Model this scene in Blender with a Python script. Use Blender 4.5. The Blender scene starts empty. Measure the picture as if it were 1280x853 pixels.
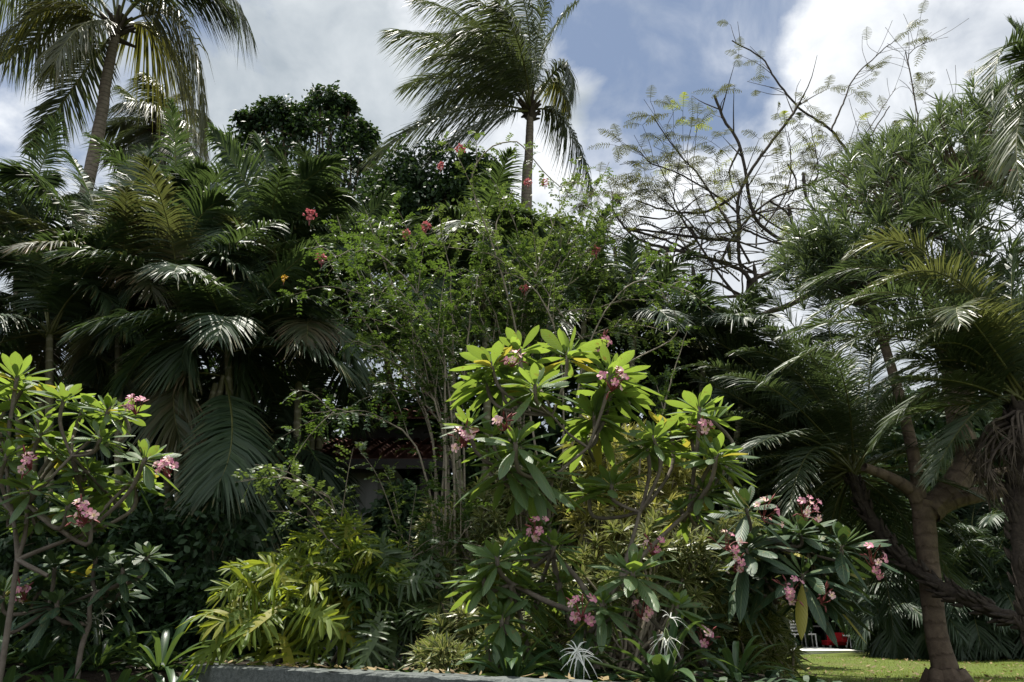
import bpy, math
import numpy as np
from mathutils import Vector
R = np.random.default_rng(11)
PI = math.pi
SC = bpy.context.scene
COL = SC.collection

# ------------------------------------------------------------------ camera
EYE = np.array([0.0, 0.0, 0.85])
PITCH = math.radians(20.9)
FPX = 924.4
cd = bpy.data.cameras.new('camera'); cam = bpy.data.objects.new('camera', cd); COL.objects.link(cam)
cam.location = EYE; cam.rotation_euler = (PI/2 + PITCH, 0, 0)
cd.sensor_width = 36; cd.lens = 26; cd.clip_end = 6000; cd.clip_start = 0.05
SC.camera = cam
_F = np.array([0, math.cos(PITCH), math.sin(PITCH)]); _U = np.array([0, -math.sin(PITCH), math.cos(PITCH)]); _X = np.array([1.0, 0, 0])
def ray(px, py):
    return _F + _X*((px-640)/FPX) + _U*((426.5-py)/FPX)
def at(px, py, Y):
    d = ray(px, py); return EYE + d*(Y/d[1])
def onz(px, py, z):
    d = ray(px, py); return EYE + d*((z-EYE[2])/d[2])
def mpp(px, py, Y):                                     # metres per photo pixel there
    d = ray(px, py); return (Y/d[1])/FPX

# ------------------------------------------------------------------ light
SUN_EL, SUN_AZ = math.radians(75), math.radians(-35)    # azimuth from +Y towards +X
S = np.array([math.sin(SUN_AZ)*math.cos(SUN_EL), math.cos(SUN_AZ)*math.cos(SUN_EL), math.sin(SUN_EL)])
sl = bpy.data.lights.new('sun', 'SUN'); sl.energy = 5.0; sl.angle = math.radians(0.5); sl.color = (1, .95, .86)
so = bpy.data.objects.new('sun', sl); COL.objects.link(so)
so.rotation_euler = Vector(-S).to_track_quat('-Z', 'Y').to_euler()
SC.view_settings.view_transform = 'Standard'; SC.view_settings.look = 'None'
SC.view_settings.exposure = 0.95; SC.view_settings.gamma = 1
SC.cycles.max_bounces = 5; SC.cycles.diffuse_bounces = 2; SC.cycles.glossy_bounces = 2
SC.cycles.transmission_bounces = 3; SC.cycles.transparent_max_bounces = 4
SC.cycles.sample_clamp_indirect = 4

W = bpy.data.worlds.new('World'); SC.world = W; W.use_nodes = True
def build_world():
    nt = W.node_tree; nd = nt.nodes; L = nt.links.new
    nd.clear()
    out = nd.new('ShaderNodeOutputWorld'); bg = nd.new('ShaderNodeBackground'); L(bg.outputs[0], out.inputs[0])
    bg.inputs[1].default_value = 0.066
    sky = nd.new('ShaderNodeTexSky'); sky.sky_type = 'NISHITA'; sky.sun_disc = False
    sky.sun_elevation = SUN_EL; sky.sun_rotation = SUN_AZ % (2*PI)
    tc = nd.new('ShaderNodeTexCoord')
    def m(op, a, b=None, c=None, clamp=False):
        n = nd.new('ShaderNodeMath'); n.operation = op; n.use_clamp = clamp
        for i, v in enumerate((a, b, c)):
            if v is None: continue
            if isinstance(v, (int, float)): n.inputs[i].default_value = v
            else: L(v, n.inputs[i])
        return n.outputs[0]
    def noise(scale, detail, rough, dist=0, off=(0, 0, 0), sc=(1, 1, 1)):
        mp = nd.new('ShaderNodeMapping'); L(tc.outputs['Generated'], mp.inputs[0])
        mp.inputs['Location'].default_value = off; mp.inputs['Scale'].default_value = sc
        n = nd.new('ShaderNodeTexNoise'); n.inputs['Scale'].default_value = scale; n.inputs['Detail'].default_value = detail
        n.inputs['Roughness'].default_value = rough; n.inputs['Distortion'].default_value = dist
        L(mp.outputs[0], n.inputs['Vector']); return n.outputs['Fac']
    n1 = noise(4.5, 9, .58, .25, (3.1, 1.7, .3), (1, 1, 1.5)); n2 = noise(9, 8, .55, .4, (.4, 8.2, 5.1)); n3 = noise(2.6, 6, .6, .2, (7, 2, 1))
    def blob(px, py, rpx, k=.9):
        d = ray(px, py); d = d/np.linalg.norm(d)
        dot = nd.new('ShaderNodeVectorMath'); dot.operation = 'DOT_PRODUCT'
        nv = nd.new('ShaderNodeVectorMath'); nv.operation = 'NORMALIZE'; L(tc.outputs['Generated'], nv.inputs[0])
        L(nv.outputs[0], dot.inputs[0]); dot.inputs[1].default_value = d
        ang = m('ARCCOSINE', m('MINIMUM', dot.outputs['Value'], .99999))
        r = rpx/FPX*.93
        a = m('DIVIDE', ang, r)                                  # 1 at the rim
        a = m('ADD', a, m('MULTIPLY', m('SUBTRACT', n1, .5), -3.2*k))
        return m('SUBTRACT', 1.35, a, clamp=False)
    def mx(*bs):
        o = bs[0]
        for b in bs[1:]: o = m('MAXIMUM', o, b)
        return o
    hole = mx(blob(850, 40, 105), blob(895, 110, 70), blob(800, 140, 70), blob(765, 40, 65), blob(850, -60, 100), blob(-700, -300, 400))
    hole = m('MULTIPLY', hole, 2.2, clamp=True)
    white = mx(blob(1120, 170, 300), blob(930, 235, 190), blob(1200, 0, 240), blob(1500, 150, 300), blob(640, 215, 95), blob(40, 170, 130), blob(740, 60, 55), blob(560, 10, 60))
    white = m('MULTIPLY_ADD', white, 1.7, 0, clamp=True)
    def rgb(c):
        n = nd.new('ShaderNodeRGB'); n.outputs[0].default_value = (*c, 1); return n.outputs[0]
    def mix(f, a, b):
        n = nd.new('ShaderNodeMix'); n.data_type = 'RGBA'
        if isinstance(f, (int, float)): n.inputs[0].default_value = f
        else: L(f, n.inputs[0])
        L(a, n.inputs[6]); L(b, n.inputs[7]); return n.outputs[2]
    grey = mix(m('MULTIPLY_ADD', m('SUBTRACT', m('ADD', n3, n2), 1.0), 2.2, .5, clamp=True), rgb((3.2, 3.7, 4.2)), rgb((5.9, 6.3, 6.6)))
    wht = mix(m('MULTIPLY_ADD', m('SUBTRACT', n2, .5), 3.0, .5, clamp=True), rgb((4.9, 5.3, 5.9)), rgb((8.9, 9.1, 9.3)))
    cl = mix(white, grey, wht)
    blue = mix(.72, sky.outputs[0], rgb((2.1, 2.75, 4.0)))
    sp = nd.new('ShaderNodeSeparateXYZ'); nv = nd.new('ShaderNodeVectorMath'); nv.operation = 'NORMALIZE'; L(tc.outputs['Generated'], nv.inputs[0]); L(nv.outputs[0], sp.inputs[0])
    over = m('MAXIMUM', m('MULTIPLY_ADD', sp.outputs[2], 4.0, -3.0, clamp=True), m('MULTIPLY', m('MULTIPLY_ADD', sp.outputs[1], -1.6, -.1, clamp=True), .45))  # unseen bright sky overhead and behind the camera, added as fill light
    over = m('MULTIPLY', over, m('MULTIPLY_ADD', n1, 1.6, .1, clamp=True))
    thin = m('MULTIPLY', hole, m('MULTIPLY_ADD', m('SUBTRACT', n2, .5), -1.6, .86, clamp=True))
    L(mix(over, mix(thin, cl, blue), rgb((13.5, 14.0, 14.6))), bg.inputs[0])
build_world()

# ------------------------------------------------------------------ helpers: meshes
def nrm(v):
    v = np.asarray(v, float); n = np.linalg.norm(v, axis=-1, keepdims=True); return v/np.maximum(n, 1e-9)
class MB:
    def __init__(s): s.v = []; s.q = []; s.uv = []; s.rn = []; s.mi = []; s.sm = []; s.n = 0
    def add(s, v, q, uv=None, rn=None, mi=0, smooth=False):
        v = np.asarray(v, np.float32).reshape(-1, 3); q = np.asarray(q, np.int64).reshape(-1, 4)
        s.v.append(v); s.q.append(q + s.n); k = len(v)
        s.uv.append(np.zeros((k, 2)) if uv is None else np.asarray(uv).reshape(-1, 2))
        s.rn.append(np.tile(R.random(2), (k, 1)) if rn is None else np.asarray(rn).reshape(-1, 2))
        s.mi.append(np.full(len(q), mi, np.int32)); s.sm.append(np.full(len(q), smooth, bool)); s.n += k
    def mesh(s, name, mats):
        me = bpy.data.meshes.new(name)
        if s.n:
            v = np.concatenate(s.v); q = np.concatenate(s.q); uv = np.concatenate(s.uv); rn = np.concatenate(s.rn)
            me.vertices.add(len(v)); me.vertices.foreach_set('co', v.ravel())
            f = q.ravel().astype(np.int32)
            me.loops.add(len(f)); me.loops.foreach_set('vertex_index', f)
            me.polygons.add(len(q)); me.polygons.foreach_set('loop_start', np.arange(0, len(f), 4, dtype=np.int32))
            me.polygons.foreach_set('material_index', np.concatenate(s.mi)); me.polygons.foreach_set('use_smooth', np.concatenate(s.sm))
            me.update(calc_edges=True)
            for nm, a in (('UVMap', uv), ('rnd', rn)):
                l = me.uv_layers.new(name=nm); l.data.foreach_set('uv', a[f].astype(np.float32).ravel())
        for m_ in (mats if isinstance(mats, (list, tuple)) else [mats]): me.materials.append(m_)
        return me
    def build(s, name, mats, parent=None, origin=None):
        """link as one object; vertices are world coordinates, origin is where the object stands"""
        if origin is None and parent is not None: origin = ORG[parent.name]
        if origin is None: origin = (0, 0, 0)
        o_ = np.asarray(origin, np.float32)
        s.v = [a - o_ for a in s.v]
        o = bpy.data.objects.new(name, s.mesh(name, mats)); COL.objects.link(o)
        if parent is not None:
            o.parent = parent
            pw = ORG[parent.name]; o.location = Vector(np.asarray(origin, float) - pw)
        else: o.location = Vector(o_.astype(float))
        ORG[o.name] = np.asarray(origin, float)
        return o
ORG = {}
def thing(name, loc, label, cat, group=None):
    o = bpy.data.objects.new(name, None); COL.objects.link(o); o.location = Vector(np.asarray(loc, float)); o.empty_display_size = .2
    ORG[o.name] = np.asarray(loc, float)
    return tag(o, label, cat, group)
def tag(o, label=None, cat=None, group=None, kind=None):
    if label: o['label'] = label
    if cat: o['category'] = cat
    if group: o['group'] = group
    if kind: o['kind'] = kind
    return o

def leaves(mb, P, D, Wd, L, W_, prof, segs=3, G=None, fold=0., mi=0, rn=None, smooth=False):
    P = np.asarray(P, float); N = len(P)
    if N == 0: return
    D = nrm(D); Wd = np.asarray(Wd, float); Wd = nrm(Wd - D*(Wd*D).sum(1, keepdims=True))
    L = np.broadcast_to(L, N).astype(float); W_ = np.broadcast_to(W_, N).astype(float)
    s = np.linspace(0, 1, segs+1); pr = np.array([prof(x) for x in s])
    G = np.zeros((N, 3)) if G is None else np.broadcast_to(G, (N, 3))
    c = P[:, None] + L[:, None, None]*(D[:, None]*s[None, :, None] + G[:, None]*(s**2)[None, :, None])
    T = nrm(D[:, None] + 2*G[:, None]*s[None, :, None]); Nn = nrm(np.cross(T, Wd[:, None] + T*0))
    hw = (W_[:, None]*pr[None]/2)[..., None]
    off = Wd[:, None]*hw
    if fold:
        up = Nn*hw*fold
        cols = [c - off + up, c, c + off + up]; us = [0, .5, 1]
    else: cols = [c - off, c + off]; us = [0, 1]
    C = len(cols); V = np.stack(cols, 2)                       # N, S+1, C, 3
    idx = np.arange(N*(segs+1)*C).reshape(N, segs+1, C)
    q = np.stack([idx[:, :-1, :-1], idx[:, :-1, 1:], idx[:, 1:, 1:], idx[:, 1:, :-1]], -1)
    uv = np.zeros((N, segs+1, C, 2)); uv[..., 0] = np.array(us)[None, None]; uv[..., 1] = s[None, :, None]
    rn = R.random((N, 2)) if rn is None else np.asarray(rn)
    rr = np.broadcast_to(rn[:, None, None], (N, segs+1, C, 2))
    mb.add(V, q, uv, rr, mi, smooth)
def tube(mb, pts, rad, sides=7, mi=0, rn=None, cap=False):
    pts = np.asarray(pts, float); K = len(pts); rad = np.broadcast_to(rad, K).astype(float)
    T = nrm(np.gradient(pts, axis=0)); a = np.array([0, 0, 1.0]) if abs(T[0][2]) < .9 else np.array([1.0, 0, 0])
    n = nrm(np.cross(T[0], a)); fr = []
    for k in range(K):
        n = nrm(n - T[k]*np.dot(n, T[k])); fr.append((n, np.cross(T[k], n)))
    th = np.arange(sides+1)/sides*2*PI
    V = np.array([pts[k] + rad[k]*(np.cos(th)[:, None]*fr[k][0] + np.sin(th)[:, None]*fr[k][1]) for k in range(K)])
    idx = np.arange(K*(sides+1)).reshape(K, sides+1)
    q = np.stack([idx[:-1, :-1], idx[:-1, 1:], idx[1:, 1:], idx[1:, :-1]], -1)
    ln = np.concatenate([[0], np.cumsum(np.linalg.norm(np.diff(pts, axis=0), axis=1))])
    uv = np.zeros((K, sides+1, 2)); uv[..., 0] = th/(2*PI); uv[..., 1] = ln[:, None]
    mb.add(V, q, uv, rn if rn is None else np.tile(rn, (K*(sides+1), 1)), mi, True)
def spline(pts, n=12):
    """Catmull-Rom through the points"""
    p = np.asarray(pts, float)
    if len(p) == 2: return p[0] + (p[1]-p[0])*np.linspace(0, 1, n)[:, None]
    e = np.vstack([2*p[0]-p[1], p, 2*p[-1]-p[-2]]); out = []
    t = np.linspace(0, len(p)-1, n)
    for x in t:
        i = min(int(x), len(p)-2); u = x-i; a, b, c, d = e[i:i+4]
        out.append(.5*((2*b) + (-a+c)*u + (2*a-5*b+4*c-d)*u*u + (-a+3*b-3*c+d)*u**3))
    return np.array(out)
def box(mb, lo, hi, mi=0, rotz=0, piv=None):
    lo = np.asarray(lo, float); hi = np.asarray(hi, float)
    v = np.array([[x, y, z] for x in (0, 1) for y in (0, 1) for z in (0, 1)])*(hi-lo) + lo
    if rotz:
        pv = (lo+hi)/2 if piv is None else np.asarray(piv); c, s = math.cos(rotz), math.sin(rotz)
        d = v-pv; v = pv + np.stack([d[:, 0]*c-d[:, 1]*s, d[:, 0]*s+d[:, 1]*c, d[:, 2]], 1)
    q = [[0, 1, 3, 2], [4, 6, 7, 5], [0, 4, 5, 1], [2, 3, 7, 6], [0, 2, 6, 4], [1, 5, 7, 3]]
    fv = np.array([v[i] for f in q for i in f]); uv = np.tile([[0, 0], [1, 0], [1, 1], [0, 1]], (6, 1))
    mb.add(fv, np.arange(24).reshape(6, 4), uv, None, mi)
def perp(D):
    a = nrm(R.normal(size=D.shape)); return nrm(a - D*(a*D).sum(-1, keepdims=True))

# ------------------------------------------------------------------ materials
def _mat(name):
    m = bpy.data.materials.new(name); m.use_nodes = True; nt = m.node_tree; nt.nodes.clear(); return m, nt, nt.nodes, nt.links.new
def _mix(nd, L, f, a, b):
    n = nd.new('ShaderNodeMix'); n.data_type = 'RGBA'
    for v, i in ((f, 0), (a, 6), (b, 7)):
        if isinstance(v, (int, float)): n.inputs[i].default_value = v
        elif isinstance(v, tuple): n.inputs[i].default_value = (*v, 1)
        else: L(v, n.inputs[i])
    return n.outputs[2]
def _math(nd, L, op, a, b=None, c=None, clamp=False):
    n = nd.new('ShaderNodeMath'); n.operation = op; n.use_clamp = clamp
    for i, v in enumerate((a, b, c)):
        if v is None: continue
        if isinstance(v, (int, float)): n.inputs[i].default_value = v
        else: L(v, n.inputs[i])
    return n.outputs[0]
def leafmat(name, ca, cb, tr, fac=.35, rough=.4, spec=.5, rib=None, ribw=.06, veins=0, throat=None, spots=0, tip=None, edge=None, young=None):
    m, nt, nd, L = _mat(name)
    out = nd.new('ShaderNodeOutputMaterial'); p = nd.new('ShaderNodeBsdfPrincipled'); t = nd.new('ShaderNodeBsdfTranslucent'); mx = nd.new('ShaderNodeMixShader')
    uv = nd.new('ShaderNodeUVMap'); uv.uv_map = 'UVMap'; sx = nd.new('ShaderNodeSeparateXYZ'); L(uv.outputs[0], sx.inputs[0])
    rv = nd.new('ShaderNodeUVMap'); rv.uv_map = 'rnd'; sr = nd.new('ShaderNodeSeparateXYZ'); L(rv.outputs[0], sr.inputs[0])
    tc = nd.new('ShaderNodeTexCoord'); nz = nd.new('ShaderNodeTexNoise'); nz.inputs['Scale'].default_value = 2.2; nz.inputs['Detail'].default_value = 4
    L(tc.outputs['Object'], nz.inputs['Vector'])
    mixf = _math(nd, L, 'MULTIPLY_ADD', _math(nd, L, 'SUBTRACT', nz.outputs['Fac'], .5), 1.6, sr.outputs[0], clamp=True)
    c = _mix(nd, L, mixf, ca, cb)
    tcol = _mix(nd, L, sr.outputs[1], tr, tuple(x*.6 for x in tr))
    if young:
        yf = _math(nd, L, 'MULTIPLY_ADD', sr.outputs[0], -2.0, 1.0, clamp=True)
        c = _mix(nd, L, yf, c, young)
    a = _math(nd, L, 'ABSOLUTE', _math(nd, L, 'SUBTRACT', sx.outputs[0], .5))
    if veins:
        w = _math(nd, L, 'SINE', _math(nd, L, 'MULTIPLY_ADD', a, -26.0, _math(nd, L, 'MULTIPLY', sx.outputs[1], veins*6.283)))
        vf = _math(nd, L, 'MULTIPLY', _math(nd, L, 'GREATER_THAN', w, .86), .35)
        c = _mix(nd, L, vf, c, tuple(min(1, x*2.0+.01) for x in cb))
        tcol = _mix(nd, L, vf, tcol, tuple(x*.45 for x in tr))
    if rib:
        rf = _math(nd, L, 'MULTIPLY_ADD', a, -1/ribw, 1.0, clamp=True)
        c = _mix(nd, L, rf, c, rib)
    if edge:
        ef = _math(nd, L, 'MULTIPLY', _math(nd, L, 'GREATER_THAN', a, .31), _math(nd, L, 'GREATER_THAN', sr.outputs[1], .3))
        c = _mix(nd, L, ef, c, edge); tcol = _mix(nd, L, ef, tcol, tuple(min(1, x*1.15) for x in edge))
    if throat:
        hf = _math(nd, L, 'MULTIPLY_ADD', sx.outputs[1], -4.0, 1.5, clamp=True); c = _mix(nd, L, hf, c, throat)
    if spots:
        n2 = nd.new('ShaderNodeTexNoise'); n2.inputs['Scale'].default_value = 26; n2.inputs['Detail'].default_value = 3; L(tc.outputs['Object'], n2.inputs['Vector'])
        sf = _math(nd, L, 'MULTIPLY', _math(nd, L, 'MULTIPLY_ADD', n2.outputs['Fac'], 9.0, -5.5, clamp=True), spots)
        c = _mix(nd, L, sf, c, (.16, .12, .04)); tcol = _mix(nd, L, sf, tcol, (.2, .14, .03))
        of = _math(nd, L, 'MULTIPLY', _math(nd, L, 'GREATER_THAN', sr.outputs[1], .96), _math(nd, L, 'GREATER_THAN', sr.outputs[0], .45))
        c = _mix(nd, L, of, c, (.24, .22, .04)); tcol = _mix(nd, L, of, tcol, (.45, .40, .05))
    if tip:
        tf = _math(nd, L, 'MULTIPLY', _math(nd, L, 'MULTIPLY_ADD', sx.outputs[1], 3.0, -1.9, clamp=True), _math(nd, L, 'MULTIPLY_ADD', sr.outputs[1], 3.0, -1.9, clamp=True))
        c = _mix(nd, L, tf, c, tip)
    L(c, p.inputs['Base Color']); p.inputs['Roughness'].default_value = rough; p.inputs['Specular IOR Level'].default_value = spec
    L(tcol, t.inputs['Color'])
    if veins:
        b = nd.new('ShaderNodeBump'); b.inputs['Strength'].default_value = .25; b.inputs['Distance'].default_value = .004
        L(w, b.inputs['Height']); L(b.outputs[0], p.inputs['Normal'])
    mx.inputs[0].default_value = fac
    L(p.outputs[0], mx.inputs[1]); L(t.outputs[0], mx.inputs[2]); L(mx.outputs[0], out.inputs[0])
    return m
def solid(name, ca, cb, rough=.8, scale=6, rings=0, spec=.3, bump=.4, stretch=(1, 1, 1), ring_col=None, dist=.02):
    m, nt, nd, L = _mat(name)
    out = nd.new('ShaderNodeOutputMaterial'); p = nd.new('ShaderNodeBsdfPrincipled'); L(p.outputs[0], out.inputs[0])
    tc = nd.new('ShaderNodeTexCoord'); mp = nd.new('ShaderNodeMapping'); mp.inputs['Scale'].default_value = stretch; L(tc.outputs['Object'], mp.inputs[0])
    nz = nd.new('ShaderNodeTexNoise'); nz.inputs['Scale'].default_value = scale; nz.inputs['Detail'].default_value = 8; nz.inputs['Roughness'].default_value = .65
    L(mp.outputs[0], nz.inputs['Vector'])
    f = _math(nd, L, 'MULTIPLY_ADD', nz.outputs['Fac'], 2.4, -.7, clamp=True)
    c = _mix(nd, L, f, ca, cb); h = nz.outputs['Fac']
    if rings:
        uv = nd.new('ShaderNodeUVMap'); uv.uv_map = 'UVMap'; sx = nd.new('ShaderNodeSeparateXYZ'); L(uv.outputs[0], sx.inputs[0])
        w = _math(nd, L, 'SINE', _math(nd, L, 'ADD', _math(nd, L, 'MULTIPLY', sx.outputs[1], rings*6.283), _math(nd, L, 'MULTIPLY', nz.outputs['Fac'], 5.0)))
        rf = _math(nd, L, 'MULTIPLY_ADD', w, 2.0, -1.1, clamp=True)
        c = _mix(nd, L, _math(nd, L, 'MULTIPLY', rf, .7), c, ring_col or tuple(x*.45 for x in ca)); h = _math(nd, L, 'MULTIPLY_ADD', rf, -.6, nz.outputs['Fac'])
    L(c, p.inputs['Base Color']); p.inputs['Roughness'].default_value = rough; p.inputs['Specular IOR Level'].default_value = spec
    b = nd.new('ShaderNodeBump'); b.inputs['Strength'].default_value = bump; b.inputs['Distance'].default_value = dist
    L(h, b.inputs['Height']); L(b.outputs[0], p.inputs['Normal'])
    return m
M = {}
M['coco'] = leafmat('coconut_leaf', (.036, .052, .030), (.062, .080, .042), (.11, .14, .04), .3, .46, .5, tip=(.16, .12, .05))
M['coco_old'] = leafmat('old_coconut_leaf', (.042, .058, .022), (.080, .082, .026), (.20, .20, .035), .38, .42, .5, tip=(.22, .17, .05))
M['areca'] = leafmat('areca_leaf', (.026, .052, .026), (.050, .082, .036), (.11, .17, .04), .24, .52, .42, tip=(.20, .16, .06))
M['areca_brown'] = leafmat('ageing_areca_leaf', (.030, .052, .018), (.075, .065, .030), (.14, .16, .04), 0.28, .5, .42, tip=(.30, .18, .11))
M['shaded_palm'] = leafmat('shade_palm_leaf', (.022, .042, .021), (.038, .062, .030), (.07, .11, .03), .2, .5, .4)  # areca leaf darkened for shaded palms, the shade put into its colour
M['date'] = leafmat('date_palm_leaf', (.042, .068, .036), (.078, .104, .056), (.11, .16, .045), .26, .48, .5, tip=(.2, .17, .07))
M['date_old'] = leafmat('old_date_palm_leaf', (.05, .075, .028), (.085, .10, .04), (.18, .2, .05), .3, .4, .5, tip=(.3, .24, .1))
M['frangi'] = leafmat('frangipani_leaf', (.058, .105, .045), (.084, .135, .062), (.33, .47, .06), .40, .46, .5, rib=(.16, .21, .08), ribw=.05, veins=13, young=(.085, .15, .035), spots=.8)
M['frangi_shade'] = leafmat('shaded_frangipani_leaf', (.022, .050, .026), (.036, .068, .034), (.09, .15, .03), .2, .5, .4, rib=(.12, .16, .07), ribw=.05, veins=13, young=(.08, .13, .035), spots=.6)  # frangipani leaf darkened, the shade it stands in put into the colour
M['pinnate'] = leafmat('pinnate_leaf', (.036, .070, .022), (.070, .104, .030), (.18, .26, .045), .32, .48, .45)
M['pinnate_deep'] = leafmat('deep_pinnate_leaf', (.026, .062, .018), (.050, .090, .022), (.14, .23, .03), .3, .48, .45)
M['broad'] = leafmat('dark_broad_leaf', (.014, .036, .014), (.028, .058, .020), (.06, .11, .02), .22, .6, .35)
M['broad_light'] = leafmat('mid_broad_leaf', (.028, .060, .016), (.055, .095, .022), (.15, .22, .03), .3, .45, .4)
M['narrow'] = leafmat('narrow_leaf', (.042, .072, .036), (.082, .112, .060), (.15, .21, .06), .28, .45, .55, rib=(.12, .16, .07), ribw=.08)
M['song'] = leafmat('striped_leaf', (.045, .080, .022), (.075, .105, .030), (.22, .27, .05), .33, .36, .5, edge=(.30, .29, .11))
M['song_gold'] = leafmat('gold_striped_leaf', (.09, .11, .022), (.15, .15, .03), (.38, .38, .06), .38, .36, .5, edge=(.42, .38, .12))
M['xanadu'] = leafmat('lobed_leaf', (.062, .118, .020), (.125, .172, .022), (.42, .50, .04), .4, .5, .3, young=(.26, .24, .02))
M['xanadu_deep'] = leafmat('deep_lobed_leaf', (.030, .065, .016), (.055, .090, .022), (.18, .25, .03), .32, .42, .5)
M['lily'] = leafmat('strap_leaf', (.022, .055, .022), (.040, .080, .028), (.14, .22, .04), .28, .35, .5, rib=(.08, .13, .05), ribw=.1)
M['feather'] = leafmat('feathery_leaf', (.05, .062, .026), (.085, .090, .036), (.16, .17, .05), .3, .5, .3)
M['feather_new'] = leafmat('fresh_feathery_leaf', (.10, .15, .02), (.14, .18, .03), (.4, .45, .04), .4, .5, .3)
M['petal'] = leafmat('pink_petal', (.60, .20, .31), (.69, .34, .43), (.6, .26, .35), .3, .5, .3, throat=(.76, .52, .40))
M['petal_pale'] = leafmat('pale_petal', (.72, .42, .44), (.76, .52, .52), (.6, .4, .4), .3, .5, .3, throat=(.8, .66, .32))
M['petal_red'] = leafmat('red_petal', (.55, .12, .15), (.66, .24, .25), (.5, .15, .16), .3, .5, .3)
M['petal_yellow'] = leafmat('yellow_petal', (.65, .40, .03), (.6, .3, .03), (.6, .4, .03), .3, .5, .3)
M['petal_white'] = leafmat('white_petal', (.72, .74, .68), (.78, .78, .74), (.6, .62, .5), .3, .5, .3)
M['bud'] = solid('flower_stalk', (.16, .035, .045), (.24, .07, .06), .5, 40)
M['dead'] = solid('dead_frond', (.05, .038, .032), (.15, .12, .095), .85, 20)
M['fallen'] = leafmat('fallen_leaf', (.12, .08, .04), (.25, .19, .09), (.2, .15, .05), .2, .7, .3)
M['grass'] = leafmat('grass_blade', (.08, .125, .02), (.14, .17, .035), (.28, .36, .05), .35, .55, .3)
M['palm_bark'] = solid('ringed_palm_bark', (.12, .095, .078), (.24, .20, .165), .85, 9, rings=9)
M['cane'] = solid('palm_cane', (.12, .12, .06), (.22, .20, .12), .6, 8, rings=7, ring_col=(.34, .32, .25))
M['bark'] = solid('bark', (.09, .064, .048), (.205, .152, .112), .9, 10, rings=5.5, bump=.8, stretch=(1, 1, .8), ring_col=(.088, .062, .046))
M['grey_bark'] = solid('grey_bark', (.16, .135, .11), (.30, .26, .22), .85, 12, bump=.4)
M['frangi_bark'] = solid('brown_grey_bark', (.085, .070, .056), (.19, .16, .13), .85, 14, bump=.4)
M['dark_bark'] = solid('dark_bark', (.030, .025, .021), (.065, .052, .043), .9, 12)
M['twig'] = solid('twig', (.14, .118, .088), (.28, .24, .18), .8, 20, bump=.2)
M['stub'] = solid('palm_stubs', (.028, .022, .018), (.075, .058, .046), .9, 25, bump=.8)
M['rachis'] = solid('frond_stalk', (.075, .085, .025), (.13, .13, .045), .5, 10, bump=.1)
M['petiole'] = solid('green_stalk', (.06, .095, .025), (.09, .12, .035), .45, 10, bump=.1)
M['soil'] = solid('soil', (.016, .012, .009), (.045, .034, .024), .95, 5, bump=.8)
M['stone'] = solid('rough_grey_stone', (.055, .066, .063), (.14, .152, .146), .9, 34, bump=.8)
M['tile'] = solid('clay_tile', (.12, .055, .042), (.27, .135, .105), .8, 9)
M['plaster'] = solid('grey_plaster', (.13, .128, .122), (.24, .235, .225), .85, 3, bump=.3, stretch=(1, 1, .3))
M['white'] = solid('white_paint', (.72, .71, .68), (.80, .79, .77), .6, 4, bump=.05)
M['paint_grey'] = solid('weathered_grey_paint', (.20, .20, .195), (.33, .33, .32), .7, 5, bump=.15, stretch=(1, 1, .2))
M['black'] = solid('dark_timber', (.012, .010, .009), (.025, .02, .018), .6, 8)
M['redfab'] = solid('red_fabric', (.46, .012, .022), (.56, .02, .03), .8, 10, bump=.1)
M['conc'] = solid('pale_concrete', (.62, .61, .57), (.72, .71, .67), .8, 3, bump=.1)

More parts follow.
